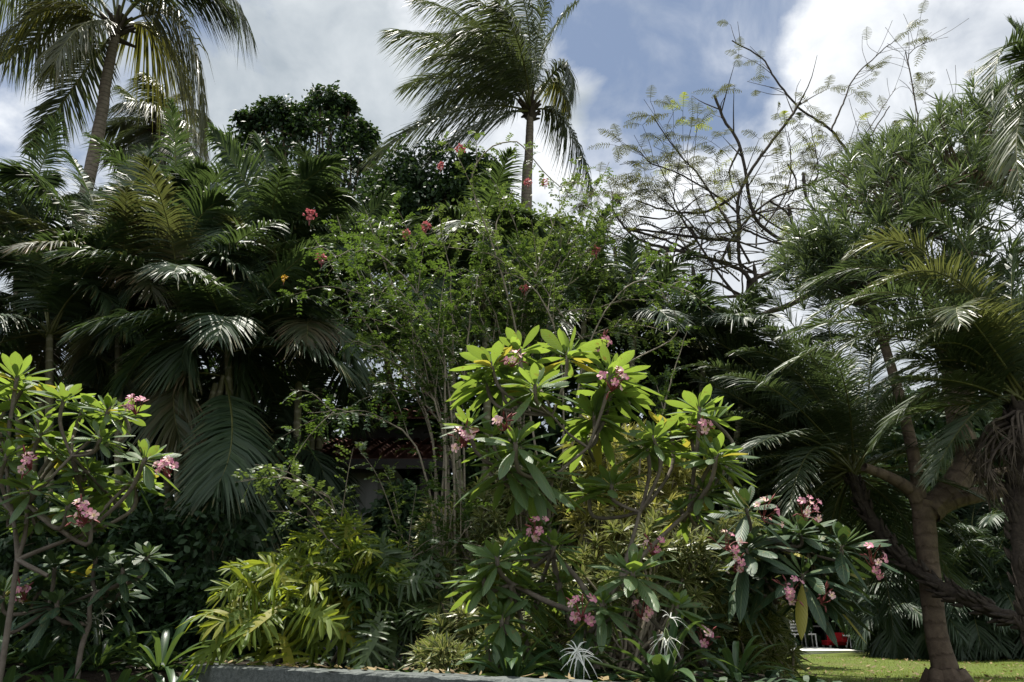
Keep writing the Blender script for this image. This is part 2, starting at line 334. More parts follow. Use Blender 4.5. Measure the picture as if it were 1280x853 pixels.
# ------------------------------------------------------------------ ground
def ground_z(x, y):
    x = np.asarray(x, float); y = np.asarray(y, float)
    sm = lambda a, b, t: (lambda u: u*u*(3-2*u))(np.clip((t-a)/(b-a), 0, 1))
    bed = .54*(1-sm(1.6, 3.0, x))
    lawn = -.75*(1-sm(4.6, 9.6, y))
    wl = wall_y(x)
    back = np.where(x < 1.8, bed, bed + lawn)
    front = -.78
    kl = 1-sm(-2.35, -2.12, x); k = sm(wl-.02-1.3*kl, wl+.16, y)
    und = .05*np.sin(x*.9+1)*np.sin(y*.7) * (y > 6)
    return front*(1-k) + (np.maximum(back, lawn))*k + und*k
WA = onz(238, 831, .585); WB = onz(550, 846, .585)
def wall_y(x): return WA[1] + (WB[1]-WA[1])*(np.clip(x, WA[0], 1.6)-WA[0])/(WB[0]-WA[0])
def ground_mat():
    m, nt, nd, L = _mat('lawn_and_soil')
    out = nd.new('ShaderNodeOutputMaterial'); p = nd.new('ShaderNodeBsdfPrincipled'); L(p.outputs[0], out.inputs[0])
    tc = nd.new('ShaderNodeTexCoord'); sx = nd.new('ShaderNodeSeparateXYZ'); L(tc.outputs['Object'], sx.inputs[0])
    def nz(s, d=6):
        n = nd.new('ShaderNodeTexNoise'); n.inputs['Scale'].default_value = s; n.inputs['Detail'].default_value = d; n.inputs['Roughness'].default_value = .6; L(tc.outputs['Object'], n.inputs['Vector']); return n.outputs['Fac']
    n1, n2, n3 = nz(.7), nz(9), nz(60, 3)
    g = _mix(nd, L, _math(nd, L, 'MULTIPLY_ADD', n2, 2, -.5, clamp=True), (.075, .115, .018), (.13, .155, .032))
    g = _mix(nd, L, _math(nd, L, 'MULTIPLY_ADD', n1, 3.0, -1.35, clamp=True), g, (.13, .12, .05))
    g = _mix(nd, L, _math(nd, L, 'MULTIPLY_ADD', n3, 3.0, -1.3, clamp=True), g, (.035, .06, .012))
    s = _mix(nd, L, n2, (.014, .011, .008), (.040, .030, .021))
    f = _math(nd, L, 'MULTIPLY_ADD', _math(nd, L, 'ADD', sx.outputs[0], _math(nd, L, 'MULTIPLY_ADD', n1, 1.6, -.8)), 1.2, -3.6, clamp=True)
    L(_mix(nd, L, f, s, g), p.inputs['Base Color']); p.inputs['Roughness'].default_value = .95; p.inputs['Specular IOR Level'].default_value = .15
    b = nd.new('ShaderNodeBump'); b.inputs['Strength'].default_value = .8; b.inputs['Distance'].default_value = .04; L(n3, b.inputs['Height']); L(b.outputs[0], p.inputs['Normal'])
    return m
def build_ground():
    def axis(core, far): return np.unique(np.concatenate([[-f for f in far[::-1]], core, far]))
    xs = axis(np.arange(-14, 16.01, .2), np.array([20, 30, 60, 140, 400, 1200, 3000.])); ys = axis(np.arange(-3, 34.01, .2), np.array([40, 60, 120, 300, 900, 3000.]))
    X, Y = np.meshgrid(xs, ys, indexing='ij'); Z = ground_z(X, Y)
    V = np.stack([X, Y, Z], -1); idx = np.arange(X.size).reshape(X.shape)
    q = np.stack([idx[:-1, :-1], idx[1:, :-1], idx[1:, 1:], idx[:-1, 1:]], -1)
    mb = MB(); mb.add(V, q, smooth=True); tag(mb.build('ground', ground_mat()), kind='structure')
build_ground()
def gz(x, y): return float(ground_z(x, y))
def base_at(px, Y):
    p = at(px, 780, Y); p[2] = gz(p[0], Y); return p
def grass():
    mb = MB(); n = 26000
    y = 9.3 + 13*R.random(n)**1.8; x = 2.9 + (y*.75-2.2)*R.random(n)
    z = ground_z(x, y)
    a = R.random(n)*2*PI; D = np.stack([np.cos(a)*.5, np.sin(a)*.5, np.ones(n)], 1); Wd = np.stack([-np.sin(a), np.cos(a), np.zeros(n)], 1)
    leaves(mb, np.stack([x, y, z], 1), D, Wd, .02+.035*R.random(n), .006+.003*y/12, lambda s: 1-.85*s, 1)
    tag(mb.build('lawn_grass', M['grass']), kind='stuff')
grass()
def ground_cover():
    mb = MB(); n = 5200
    x = -6 + 9.0*R.random(n); y = wall_y(x) + .12 + 8*R.random(n)**1.7
    z = ground_z(x, y)
    a = R.random(n)*2*PI; D = np.stack([np.cos(a), np.sin(a), .3+1.0*R.random(n)], 1)
    leaves(mb, np.stack([x, y, z], 1), D, np.stack([-np.sin(a), np.cos(a), .3*R.normal(size=n)], 1), .05+.12*R.random(n), .02+.035*R.random(n), lambda s: math.sin(PI*(.08+.9*s)), 3, G=(0, 0, -.4))
    tag(mb.build('ground_cover', M['broad']), kind='stuff')
ground_cover()

def litter():
    mb = MB(); n = 1000
    y = 9.2 + 11*R.random(n)**1.6; x = 2.6 + (y*.75-2.0)*R.random(n)*R.random(n)**.3
    a = R.random(n)*2*PI; D = np.stack([np.cos(a), np.sin(a), .25*R.random(n)], 1)
    leaves(mb, np.stack([x, y, ground_z(x, y)+.025], 1), D, np.stack([-np.sin(a), np.cos(a), .5*R.normal(size=n)], 1), .05+.07*R.random(n), .02+.03*R.random(n), OVAL, 3, (0, 0, .2))
    n = 90; t = 1.5*R.random(n)**1.3; d = WB-WA; nw = nrm(np.array([-d[1], d[0], 0])); nw = nw if nw[1] > 0 else -nw; a = R.random(n)*2*PI
    P = WA + d*t[:, None] + nw*(.02+.2*R.random((n, 1))); P[:, 2] = .592+.01*R.random(n)
    leaves(mb, P, np.stack([np.cos(a), np.sin(a), .15*R.random(n)], 1), np.stack([-np.sin(a), np.cos(a), .3*R.normal(size=n)], 1), .03+.06*R.random(n), .012+.022*R.random(n), OVAL, 3, (0, 0, .15))
    tag(mb.build('leaf_litter', M['fallen']), kind='stuff')
OVAL = lambda s: math.sin(PI*(.06+.9*s))
litter()
# ------------------------------------------------------------------ garden wall
def garden_wall():
    mb = MB(); d = nrm(WB-WA); d[2] = 0; n_ = np.array([d[1], -d[0], 0]); nw = n_ if n_[1] < 0 else -n_
    B = WB + d*1.6; K = 60; T = .22
    A = WA; ctr = np.linspace(A, B, K+1)
    pr = [(0, -.80), (0, .575), (.012, .585), (T-.012, .585), (T, .575), (T, -.8)]
    V = []
    for k in range(K+1):
        c = ctr[k]; n_ = nw
        for (o, z) in pr:
            j = .004*R.normal(size=2) if 0 < k < K else (0, 0)
            V.append([c[0]-n_[0]*(o+j[0]), c[1]-n_[1]*(o+j[0]), z+j[1]*.7])
    idx = np.arange((K+1)*6).reshape(K+1, 6)
    q = np.stack([idx[:-1, :-1], idx[1:, :-1], idx[1:, 1:], idx[:-1, 1:]], -1).reshape(-1, 4)
    q = np.vstack([q, [[0, 1, 4, 5], [1, 2, 3, 4], [K*6+5, K*6+4, K*6+1, K*6], [K*6+4, K*6+3, K*6+2, K*6+1]]])
    mb.add(V, q)
    tag(mb.build('garden_wall', M['stone'], origin=(A[0], A[1], -.78)), 'low rough grey stone wall edging the planting bed', 'wall')
garden_wall()

# ------------------------------------------------------------------ fronds and palms
GZ = np.array([0, 0, -1.0])
def frond_mesh(P0, P1, P2, n=46, ll=.6, lw=.035, droop=.5, wind=(0, 0, 0), t0=.16, a0=72, a1=22, vee=.25, jit=.07, rr=.018, segs=3, twist=0., curl=0.):
    """one pinnate palm frond along a quadratic curve; mat 0 leaflets, mat 1 stalk"""
    P0, P1, P2 = (np.asarray(p, float) for p in (P0, P1, P2))
    mb = MB(); B = lambda t: ((1-t)**2)[:, None]*P0 + (2*t*(1-t))[:, None]*P1 + (t**2)[:, None]*P2
    tt = np.linspace(0, 1, 15); tube(mb, B(tt), rr*(1-.85*tt), 5, 1)
    t = np.linspace(t0, 1, n) ; P = B(t)
    T = nrm(2*(1-t)[:, None]*(P1-P0) + 2*t[:, None]*(P2-P1))
    U = np.array([0, 0, 1.0]) - T*T[:, 2:3]
    bad = np.linalg.norm(U, axis=1) < .35
    h = nrm(np.array([P2[0]-P0[0], P2[1]-P0[1], 0.01]))
    U = U + np.where(T[:, 2:3] < 0, 1, -1)*(h - T*(T@h)[:, None])*np.clip(.6-np.linalg.norm(U, axis=1), 0, 1)[:, None]
    U = nrm(U); Sd = np.cross(T, U)
    if twist: c, s = math.cos(twist), math.sin(twist); U, Sd = U*c + Sd*s, Sd*c - U*s
    u = (t-t0)/(1-t0)
    ln = ll*(.45 + .75*np.sin(PI*np.clip(u*.8+.16, 0, 1)))*np.where(u > .86, 1-(u-.86)*3.0, 1)
    an = np.radians(a0 + (a1-a0)*u**1.3)
    for sg in (-1, 1):
        k = R.random(n) > .02
        D = sg*Sd*np.sin(an)[:, None] + T*np.cos(an)[:, None] + U*vee
        D = nrm(D + jit*R.normal(size=(n, 3)))
        Wd = T - D*(D*T).sum(1, keepdims=True) + .25*R.normal(size=(n, 3))
        G = GZ*droop*(.7+.6*R.random(n))[:, None] + np.asarray(wind, float)[None]*(.6+.8*R.random(n))[:, None] + U*curl
        L_ = ln*(.88+.24*R.random(n))
        leaves(mb, P[k], D[k], Wd[k], L_[k], lw*(.8+.4*R.random(n))[k], lambda s: min(1, .55+2.2*s)*(1-s**2.2)+.02, segs, G[k])
    return mb
def frond(root, P0, P1, P2, mat, label=None, **kw):
    o = frond_mesh(P0, P1, P2, **kw).build('frond', [mat, M['rachis']], root)
    if label: o['label'] = label
    return o
def auto_fronds(root, c, cnt, ln, mat, el=(72, -30), seed_az=None, sag=.55, az=None, back=False, **kw):
    """fronds radiating from crown c, upright ones first"""
    for i in range(cnt):
        f = (i+.5)/cnt
        a = (i*2.39996 + (seed_az or 0)) if az is None else az[0] + (az[1]-az[0])*R.random()
        e = math.radians(el[0] + (el[1]-el[0])*f + 8*R.normal())
        l = ln*(.8+.4*R.random())
        h = np.array([math.cos(a), math.sin(a), 0])
        if back and h[1] < -.5 and R.random() < (.5 if el[1] > -35 else .85): h[1] *= -1
        P1 = c + l*.55*(h*math.cos(e) + np.array([0, 0, 1])*math.sin(e))
        e2 = e - sag*(.55+.9*f)*(1.2+.5*R.random())
        P2 = P1 + l*.55*(h*math.cos(e2) + np.array([0, 0, 1])*math.sin(e2))
        m_ = mat[int(R.random() < .18)] if isinstance(mat, (list, tuple)) else mat
        frond(root, c + .03*R.normal(size=3), P1, P2, m_, **kw)

def coconut(trunk_px, Y, crown_px, fronds, label, r0, r1, wind, mat=('coco', 'coco_old'), auto=0, ln=3.6, name='coconut_palm'):
    pts = [at(px, py, Y) for px, py in trunk_px]
    b = pts[0].copy(); sl_ = (pts[0]-pts[1])/abs(pts[0][2]-pts[1][2]); b = pts[0] + sl_*.35*(pts[0][2]-0); b[2] = gz(b[0], b[1])
    root = thing(name, b, label, 'palm tree')
    c = at(*crown_px, Y)
    path = spline([b] + pts + [c], 40); mb = MB(); s = np.linspace(0, 1, 40)
    tube(mb, path, (r0*1.5 + (r1-r0*1.5)*s)*(1+.35*np.exp(-s*14)) * (1+.03*R.normal(size=40)), 12)
    mb.build('trunk', M['palm_bark'], root)
    k = MB()                                                     # fibrous heart with boot stubs
    for i in range(26):
        a = i*2.4; e = .2+1.1*R.random(); h = np.array([math.cos(a)*math.cos(e), math.sin(a)*math.cos(e), math.sin(e)])
        q = c + GZ*(.45*(1-i/26)) ; tube(k, [q, q+h*.22, q+h*(.42+.15*R.random())], [.075, .06, .03], 6)
    k.build('heart', M['stub'], root)
    for (mid, tip, dy0, dy1, old, kw) in fronds:
        P2 = at(*tip, Y+dy1); P1 = at(*mid, Y+dy0); P1 = 2*P1 - .5*(c+P2)   # curve passes through mid
        frond(root, c + np.array([0, 0, -.1]), P1, P2, M[mat[old]], **{**dict(n=120, ll=.8, lw=.040, droop=.85, wind=wind, a0=62, a1=25, rr=.035, vee=.05, jit=.1), **kw})
    return root, c
Y1 = 14
coconut([(116, 200), (133, 100)], Y1, (147, 32), [
    ((58, 12), (-40, 100), -.6, -1.2, 1, {'ll': .9, 'droop': .9}), ((80, 30), (5, 78), .4, 1.2, 0, {'ll': .95}), ((98, 100), (36, 190), .2, .8, 0, {'ll': .7, 'droop': .35, 'twist': .5}),
    ((226, 28), (256, 172), -.5, -.9, 1, {'ll': 1.1, 'n': 150, 'droop': 1.2, 'a0': 62, 'a1': 35, 'twist': -.7}), ((240, -48), (316, 48), .3, .6, 0, {'ll': 1.0, 'droop': 1.1}), ((215, -20), (290, 20), -.4, .2, 0, {'ll': .85}),
    ((90, -30), (40, 20), .6, 1.4, 0, {}), ((60, -50), (-50, 10), -.5, -1.0, 0, {'ll': .9}), ((160, -60), (200, -100), .5, 1, 0, {}), ((120, -70), (60, -120), -.8, -1.2, 0, {}),
    ((190, 40), (238, 120), .8, 1.3, 1, {'ll': 1.2, 'droop': 1.1}), ((190, -70), (260, -90), -1, -2, 0, {}), ((40, -20), (-70, 50), .8, 1.2, 0, {'ll': .9}), ((105, 30), (62, 92), -.8, -1.3, 1, {'ll': .8})],
    'coconut palm with a leaning trunk and yellowing drooping fronds cut by the top edge', .10, .10, (.12, 0, -.05))
Y2 = 20
coconut([(196, 260), (201, 215)], Y2, (204, 158), [
    ((178, 165), (140, 200), 0, .6, 0, {}), ((182, 135), (150, 108), .5, 1, 0, {}), ((228, 150), (257, 185), -.4, -.5, 1, {}), ((215, 128), (235, 110), .5, .8, 1, {}),
    ((198, 120), (180, 95), -.5, -1, 0, {}), ((230, 175), (250, 215), -.8, -1.2, 0, {}), ((175, 190), (152, 235), -.5, -.7, 1, {}), ((222, 165), (235, 225), .6, .9, 1, {}),
    ((190, 185), (185, 235), -1, -1.4, 0, {}), ((188, 132), (148, 130), -1, -2, 0, {}), ((168, 150), (132, 165), .3, .5, 0, {}), ((228, 138), (262, 150), .8, 1.2, 0, {})],
    'small distant coconut palm crown directly behind the leaning palm trunk', .16, .11, (-.1, 0, -.05), )
Y3 = 18
coconut([(658, 260), (661, 195)], Y3, (663, 136), [
    ((572, 138), (466, 198), -.5, -.8, 0, {'ll': .95, 'n': 130}), ((592, 98), (506, 108), .5, 1, 0, {'ll': .85}), ((585, 66), (486, 40), -.3, -.5, 0, {'ll': .9}), ((600, 40), (520, 0), .5, 1.0, 0, {'ll': .9}),
    ((628, 40), (560, -22), -.8, -1.4, 0, {'ll': .95}), ((650, 35), (608, -35), .3, .4, 0, {'ll': .95}), ((684, 52), (722, 2), .4, .7, 0, {'ll': .8}), ((702, 82), (716, 118), -.3, -.4, 0, {'ll': .7}),
    ((706, 152), (741, 240), .2, .3, 0, {'ll': .8}), ((610, 148), (540, 195), -1, -1.5, 0, {'ll': .85}), ((620, 85), (540, 70), -1, -2, 0, {'ll': .9}), ((660, 30), (640, -40), -.5, -.8, 0, {'ll': .9}),
    ((610, 60), (530, 45), 1, 2, 0, {'ll': .9}), ((690, 100), (712, 145), .8, 1.2, 1, {'ll': .6}), ((640, 70), (585, 20), 1.2, 2.0, 0, {'ll': .9}), ((605, 110), (535, 140), .8, 1.2, 0, {'ll': .85}),
    ((672, 45), (690, -20), -.4, -.9, 0, {'ll': .85}), ((630, 60), (570, 40), -1.6, -2.6, 0, {'ll': .9}), ((650, 60), (620, 5), -2, -3, 0, {'ll': .85})],
    'tall windblown coconut palm standing clear against the sky behind the shrubs', .12, .098, (-.4, 0, -.05))

# clumping palms of the left side: explicit fronds in pixels (base, mid, tip), then filling ones
def clump_palm(bpx, Y, crowns, fronds, label, canes=(), nfill=20, ln=1.75, name='areca_palm', mat=('areca', 'areca_brown'), ll=.42, group=None, fill_kw=None):
    b = base_at(bpx, Y); root = thing(name, b, label, 'palm', group)
    for (cx, cy) in crowns:
        c = at(cx, cy, Y); mb = MB()
        p = spline([b + np.array([R.normal()*.12, R.normal()*.12, 0]), (b+c)/2 + np.array([R.normal()*.08, 0, 0]), c], 16)
        tube(mb, p, .06-.02*np.linspace(0, 1, 16), 8); mb.build('cane', M['cane'], root)
        auto_fronds(root, c, nfill, ln, (M[mat[0]], M[mat[1]]), seed_az=R.random()*6, back=len(fronds) > 2, **{**dict(el=(84, -2), n=76, ll=ll*1.0, lw=.029, droop=.5, vee=.2, rr=.013, sag=.7), **(fill_kw or {})})
    for c in canes:
        mb = MB(); q = [at(*p, Y) for p in c]; q = [np.array([q[0][0], q[0][1], gz(q[0][0], q[0][1])])] + q
        tube(mb, spline(q, 10), .035, 7); mb.build('cane', M['cane'], root)
    for f in fronds:
        (b_, m_, t_, dy, old), kw = f[:5], (f[5] if len(f) > 5 else {})
        P0 = at(*b_, Y); P2 = at(*t_, Y+dy); P1 = 2*at(*m_, Y+dy*.6) - .5*(P0+P2)
        frond(root, P0, P1, P2, M[mat[old]], **{**dict(n=90, ll=ll*1.15, lw=.034, droop=.5, vee=.2, rr=.014), **kw})
    return root
clump_palm(148, 8.6, [(148, 368)], [((140, 350), (61, 241), (8, 220), -.5, 0), ((140, 340), (115, 250), (85, 192), .2, 0), ((130, 330), (150, 318), (172, 365), -.6, 1), ((150, 350), (160, 250), (198, 180), .3, 0), ((140, 350), (60, 310), (0, 330), -.4, 0), ((150, 345), (180, 280), (215, 300), -.5, 0)],
    'areca palm with a pale ringed cane and a browning frond, by the lit frangipani', nfill=14)
clump_palm(330, 8.9, [(330, 300)], [((330, 300), (310, 235), (264, 163), -.3, 0, {'ll': .6, 'twist': .5}), ((340, 300), (368, 240), (425, 200), -.4, 0, {'ll': .5}), ((325, 300), (255, 250), (222, 225), -.5, 0), ((335, 290), (335, 225), (322, 170), .3, 0), ((345, 300), (390, 250), (440, 255), .2, 0)],
    'tall areca palm whose upright fronds stand below the dark round tree', nfill=12, ln=1.35, fill_kw={'el': (55, -30)})
clump_palm(285, 7.9, [(285, 430)], [((285, 425), (282, 385), (252, 371), -.3, 0), ((290, 425), (347, 391), (400, 378), -.3, 0), ((290, 440), (374, 434), (428, 462), -.3, 0, {'ll': .5}), ((280, 440), (240, 425), (228, 460), -.4, 0), ((275, 470), (222, 480), (228, 560), -.4, 1, {'ll': .5}), ((285, 480), (305, 580), (306, 680), -.5, 0, {'ll': .5}), ((285, 500), (268, 600), (255, 720), -.6, 0, {'ll': .4}), ((280, 470), (290, 545), (270, 610), -.8, 0)],
    'areca palm with long glossy fronds hanging low over the dark bed', canes=[[(226, 720), (229, 630), (270, 480)], [(240, 720), (250, 600), (280, 470)]], nfill=15, ln=1.5)
clump_palm(30, 9.6, [(20, 310), (70, 400)], [((20, 310), (40, 250), (70, 225), .2, 0), ((20, 310), (-10, 260), (-40, 260), .2, 0)], 'dark shaded areca palm with two canes at the edge of the garden', nfill=16, mat=('shaded_palm', 'areca'))
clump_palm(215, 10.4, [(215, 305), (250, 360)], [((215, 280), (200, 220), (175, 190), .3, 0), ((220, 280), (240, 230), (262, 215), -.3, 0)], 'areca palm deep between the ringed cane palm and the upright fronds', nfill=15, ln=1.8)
clump_palm(400, 9.9, [(400, 400), (420, 330)], [], 'areca palm mostly hidden behind the arching small leaved shrub', nfill=13, mat=('shaded_palm', 'areca'))
clump_palm(120, 10.8, [(110, 560), (190, 520)], [], 'low shaded areca palm behind the pink flowering frangipani', nfill=14, mat=('shaded_palm', 'areca'), ln=1.9)
clump_palm(330, 9.0, [(350, 560)], [((340, 600), (390, 580), (420, 640), -.4, 0), ((340, 600), (320, 640), (330, 700), -.6, 0)], 'small shaded areca palm in front of the cottage wall', nfill=11, ln=1.3, mat=('shaded_palm', 'areca'))
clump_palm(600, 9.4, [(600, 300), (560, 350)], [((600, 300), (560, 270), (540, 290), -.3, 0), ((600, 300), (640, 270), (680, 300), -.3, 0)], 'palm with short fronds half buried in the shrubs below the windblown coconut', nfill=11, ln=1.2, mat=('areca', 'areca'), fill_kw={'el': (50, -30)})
clump_palm(740, 10.6, [(795, 410), (730, 400)], [], 'palm fronds fanning out below the pod tree branches', nfill=13, ln=1.5, mat=('shaded_palm', 'date'))

clump_palm(70, 8.2, [(62, 420)], [((62, 420), (30, 330), (-25, 350), -.3, 0), ((62, 420), (70, 330), (120, 300), -.4, 0), ((62, 420), (20, 400), (-30, 470), -.5, 0), ((62, 420), (110, 360), (165, 420), -.5, 0)], 'glossy areca palm rising straight out of the pale lit frangipani', nfill=14)
clump_palm(235, 8.3, [(225, 385)], [((225, 385), (200, 290), (150, 265), -.3, 0, {'ll': .55}), ((225, 385), (240, 290), (280, 250), -.3, 0, {'ll': .55}), ((225, 385), (180, 350), (140, 420), -.5, 0), ((225, 385), (265, 330), (320, 350), -.6, 0), ((225, 385), (220, 270), (205, 225), .1, 0, {'ll': .55})], 'areca palm with broad overlapping fronds in the middle of the palm wall', nfill=16)
clump_palm(370, 8.6, [(375, 420)], [((375, 420), (365, 320), (330, 270), -.2, 0), ((375, 420), (400, 340), (455, 340), -.4, 0), ((375, 420), (330, 390), (300, 450), -.6, 0), ((375, 420), (410, 400), (450, 470), -.6, 0)], 'areca palm arching over the dark gap beside the cottage roof', nfill=14, ln=1.7)
# ------------------------------------------------------------------ broadleaf trees
def clump_cloud(lobes, per, m, rel=.16, flat=1.0):
    """leaf positions in clumps over ellipsoid lobes: (px, py, Y, rx_px, ry_px) -> points, outward directions"""
    P, O = [], []
    for (px, py, Y, rx, ry) in lobes:
        c = at(px, py, Y); k = mpp(px, py, Y); r = np.array([rx*k, (rx+ry)*.5*k, ry*k])
        n = max(6, int(per))
        d = nrm(R.normal(size=(n, 3))); rad = (.55+.5*R.random(n)**.6)
        cc = d*r*rad[:, None]
        o = nrm(d/r)
        pts = cc[:, None] + R.normal(size=(n, m, 3))*(r.mean()*rel)*(.7+.6*R.random((n, 1, 1)))
        P.append((c + pts).reshape(-1, 3)); O.append(nrm(o[:, None] + .8*R.normal(size=(n, m, 3))).reshape(-1, 3))
    return np.concatenate(P), np.concatenate(O)
OVAL = lambda s: math.sin(PI*(.06+.9*s))
def leaf_tree(bpx, Y, lobes, label, cat='tree', name='broadleaf_tree', leaf=.10, wid=.5, per=60, m=18, mat='broad', rel=.16, limb=10, tr=.16, bark='bark', group=None, trunk_px=None, droop=.35):
    b = base_at(bpx, Y); root = thing(name, b, label, cat, group)
    P, O = clump_cloud(lobes, per, m, rel); n = len(P)
    top = np.mean([at(l[0], l[1], l[2]) for l in lobes], 0)
    mb = MB(); fork = b + (top-b)*.45; tube(mb, spline([b, b+(fork-b)*.5+np.array([.08, 0, 0]), fork], 10), tr*(1-.35*np.linspace(0, 1, 10)), 10)
    for l in lobes:
        c = at(l[0], l[1], l[2]); tube(mb, spline([fork-(fork-b)*.1, (fork+c)/2+R.normal(size=3)*.2, c], 9), tr*.55*(1-.8*np.linspace(0, 1, 9)), 6)
        for _ in range(limb//max(1, len(lobes))+1):
            e = P[R.integers(n)]; tube(mb, [c+(fork-c)*.3, (c+e)/2+R.normal(size=3)*.1, e], [tr*.25, tr*.15, tr*.05], 5)
    mb.build('trunk', M[bark], root)
    lm = MB(); L_ = leaf*(.7+.6*R.random(n))
    D = nrm(O + np.array([0, 0, -droop]))
    leaves(lm, P, D, perp(D)+np.cross(D, [0, 0, 1])*1.2, L_, L_*wid, OVAL, 2, GZ*.2)
    lm.build('crown', M[mat], root)
    return root
leaf_tree(385, 19, [(412, 126, 19.3, 20, 15), (400, 142, 19.2, 24, 16), (433, 134, 19.4, 12, 10), (440, 160, 19.2, 15, 12), (456, 168, 19, 12, 14), (350, 140, 18.8, 24, 10), (318, 152, 18.6, 22, 9), (372, 150, 19, 22, 14), (345, 165, 19, 40, 18), (400, 175, 19, 42, 24), (445, 190, 19, 24, 22), (370, 215, 19, 60, 34), (430, 220, 18.8, 40, 34), (310, 185, 19, 30, 18)],
    'dark evergreen tree with knobbly upright clumps beside the windblown coconut palm', per=36, m=44, leaf=.12, rel=.2, wid=.6)
leaf_tree(545, 17, [(545, 225, 17, 66, 36), (500, 240, 16.8, 40, 36), (595, 235, 17, 34, 38), (555, 275, 16.8, 75, 45), (480, 275, 16.5, 50, 45)],
    'dark dome shaped tree below the long low coconut frond', per=120, m=34, leaf=.13, rel=.14, wid=.6)
leaf_tree(470, 12, [(470, 360, 12, 95, 60), (560, 400, 12, 90, 60), (640, 350, 12, 80, 60), (720, 380, 12, 70, 50)], 'broad dense green tree filling the middle behind the arching stems', per=130, m=30, leaf=.10, mat='broad_light', wid=.6)
leaf_tree(620, 12.6, [(620, 290, 12.6, 60, 32), (690, 310, 12.6, 60, 30), (735, 360, 12.6, 40, 35)], 'mid green leafy tree under the windblown coconut trunk', per=110, m=30, leaf=.09, mat='broad_light', wid=.6)
# dense dark growth behind everything
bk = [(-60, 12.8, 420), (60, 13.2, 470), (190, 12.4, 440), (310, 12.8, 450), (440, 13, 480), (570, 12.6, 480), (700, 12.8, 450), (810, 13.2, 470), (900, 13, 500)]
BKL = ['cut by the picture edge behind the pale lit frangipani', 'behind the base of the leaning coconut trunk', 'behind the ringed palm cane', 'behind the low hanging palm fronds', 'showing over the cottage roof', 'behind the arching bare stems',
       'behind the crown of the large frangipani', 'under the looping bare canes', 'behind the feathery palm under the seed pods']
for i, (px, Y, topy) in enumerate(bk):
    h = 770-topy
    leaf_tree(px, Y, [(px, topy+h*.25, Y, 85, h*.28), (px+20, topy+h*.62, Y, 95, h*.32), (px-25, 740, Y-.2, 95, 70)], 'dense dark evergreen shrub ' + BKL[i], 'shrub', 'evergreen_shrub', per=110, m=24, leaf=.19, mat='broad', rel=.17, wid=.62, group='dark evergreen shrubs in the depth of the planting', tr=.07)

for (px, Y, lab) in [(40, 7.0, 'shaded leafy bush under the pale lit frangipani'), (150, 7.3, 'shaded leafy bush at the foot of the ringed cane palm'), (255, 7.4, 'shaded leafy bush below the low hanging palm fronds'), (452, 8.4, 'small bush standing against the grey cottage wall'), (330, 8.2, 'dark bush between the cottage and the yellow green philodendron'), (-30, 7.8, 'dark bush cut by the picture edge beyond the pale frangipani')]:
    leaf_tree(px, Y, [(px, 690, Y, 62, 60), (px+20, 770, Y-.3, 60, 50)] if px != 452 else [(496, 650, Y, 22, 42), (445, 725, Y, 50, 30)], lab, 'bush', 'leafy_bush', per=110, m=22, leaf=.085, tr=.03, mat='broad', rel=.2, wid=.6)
leaf_tree(880, 12, [(880, 480, 12, 60, 55), (940, 500, 12.2, 55, 60), (830, 450, 12, 45, 45), (900, 570, 12, 70, 60)], 'mid green leafy tree below the bare trunk of the pod tree', per=110, m=28, leaf=.10, mat='broad_light', wid=.55)
clump_palm(875, 10.8, [(880, 440), (930, 470)], [], 'feathery palm right under the hanging seed pods', nfill=15, ln=1.5, mat=('shaded_palm', 'date'))
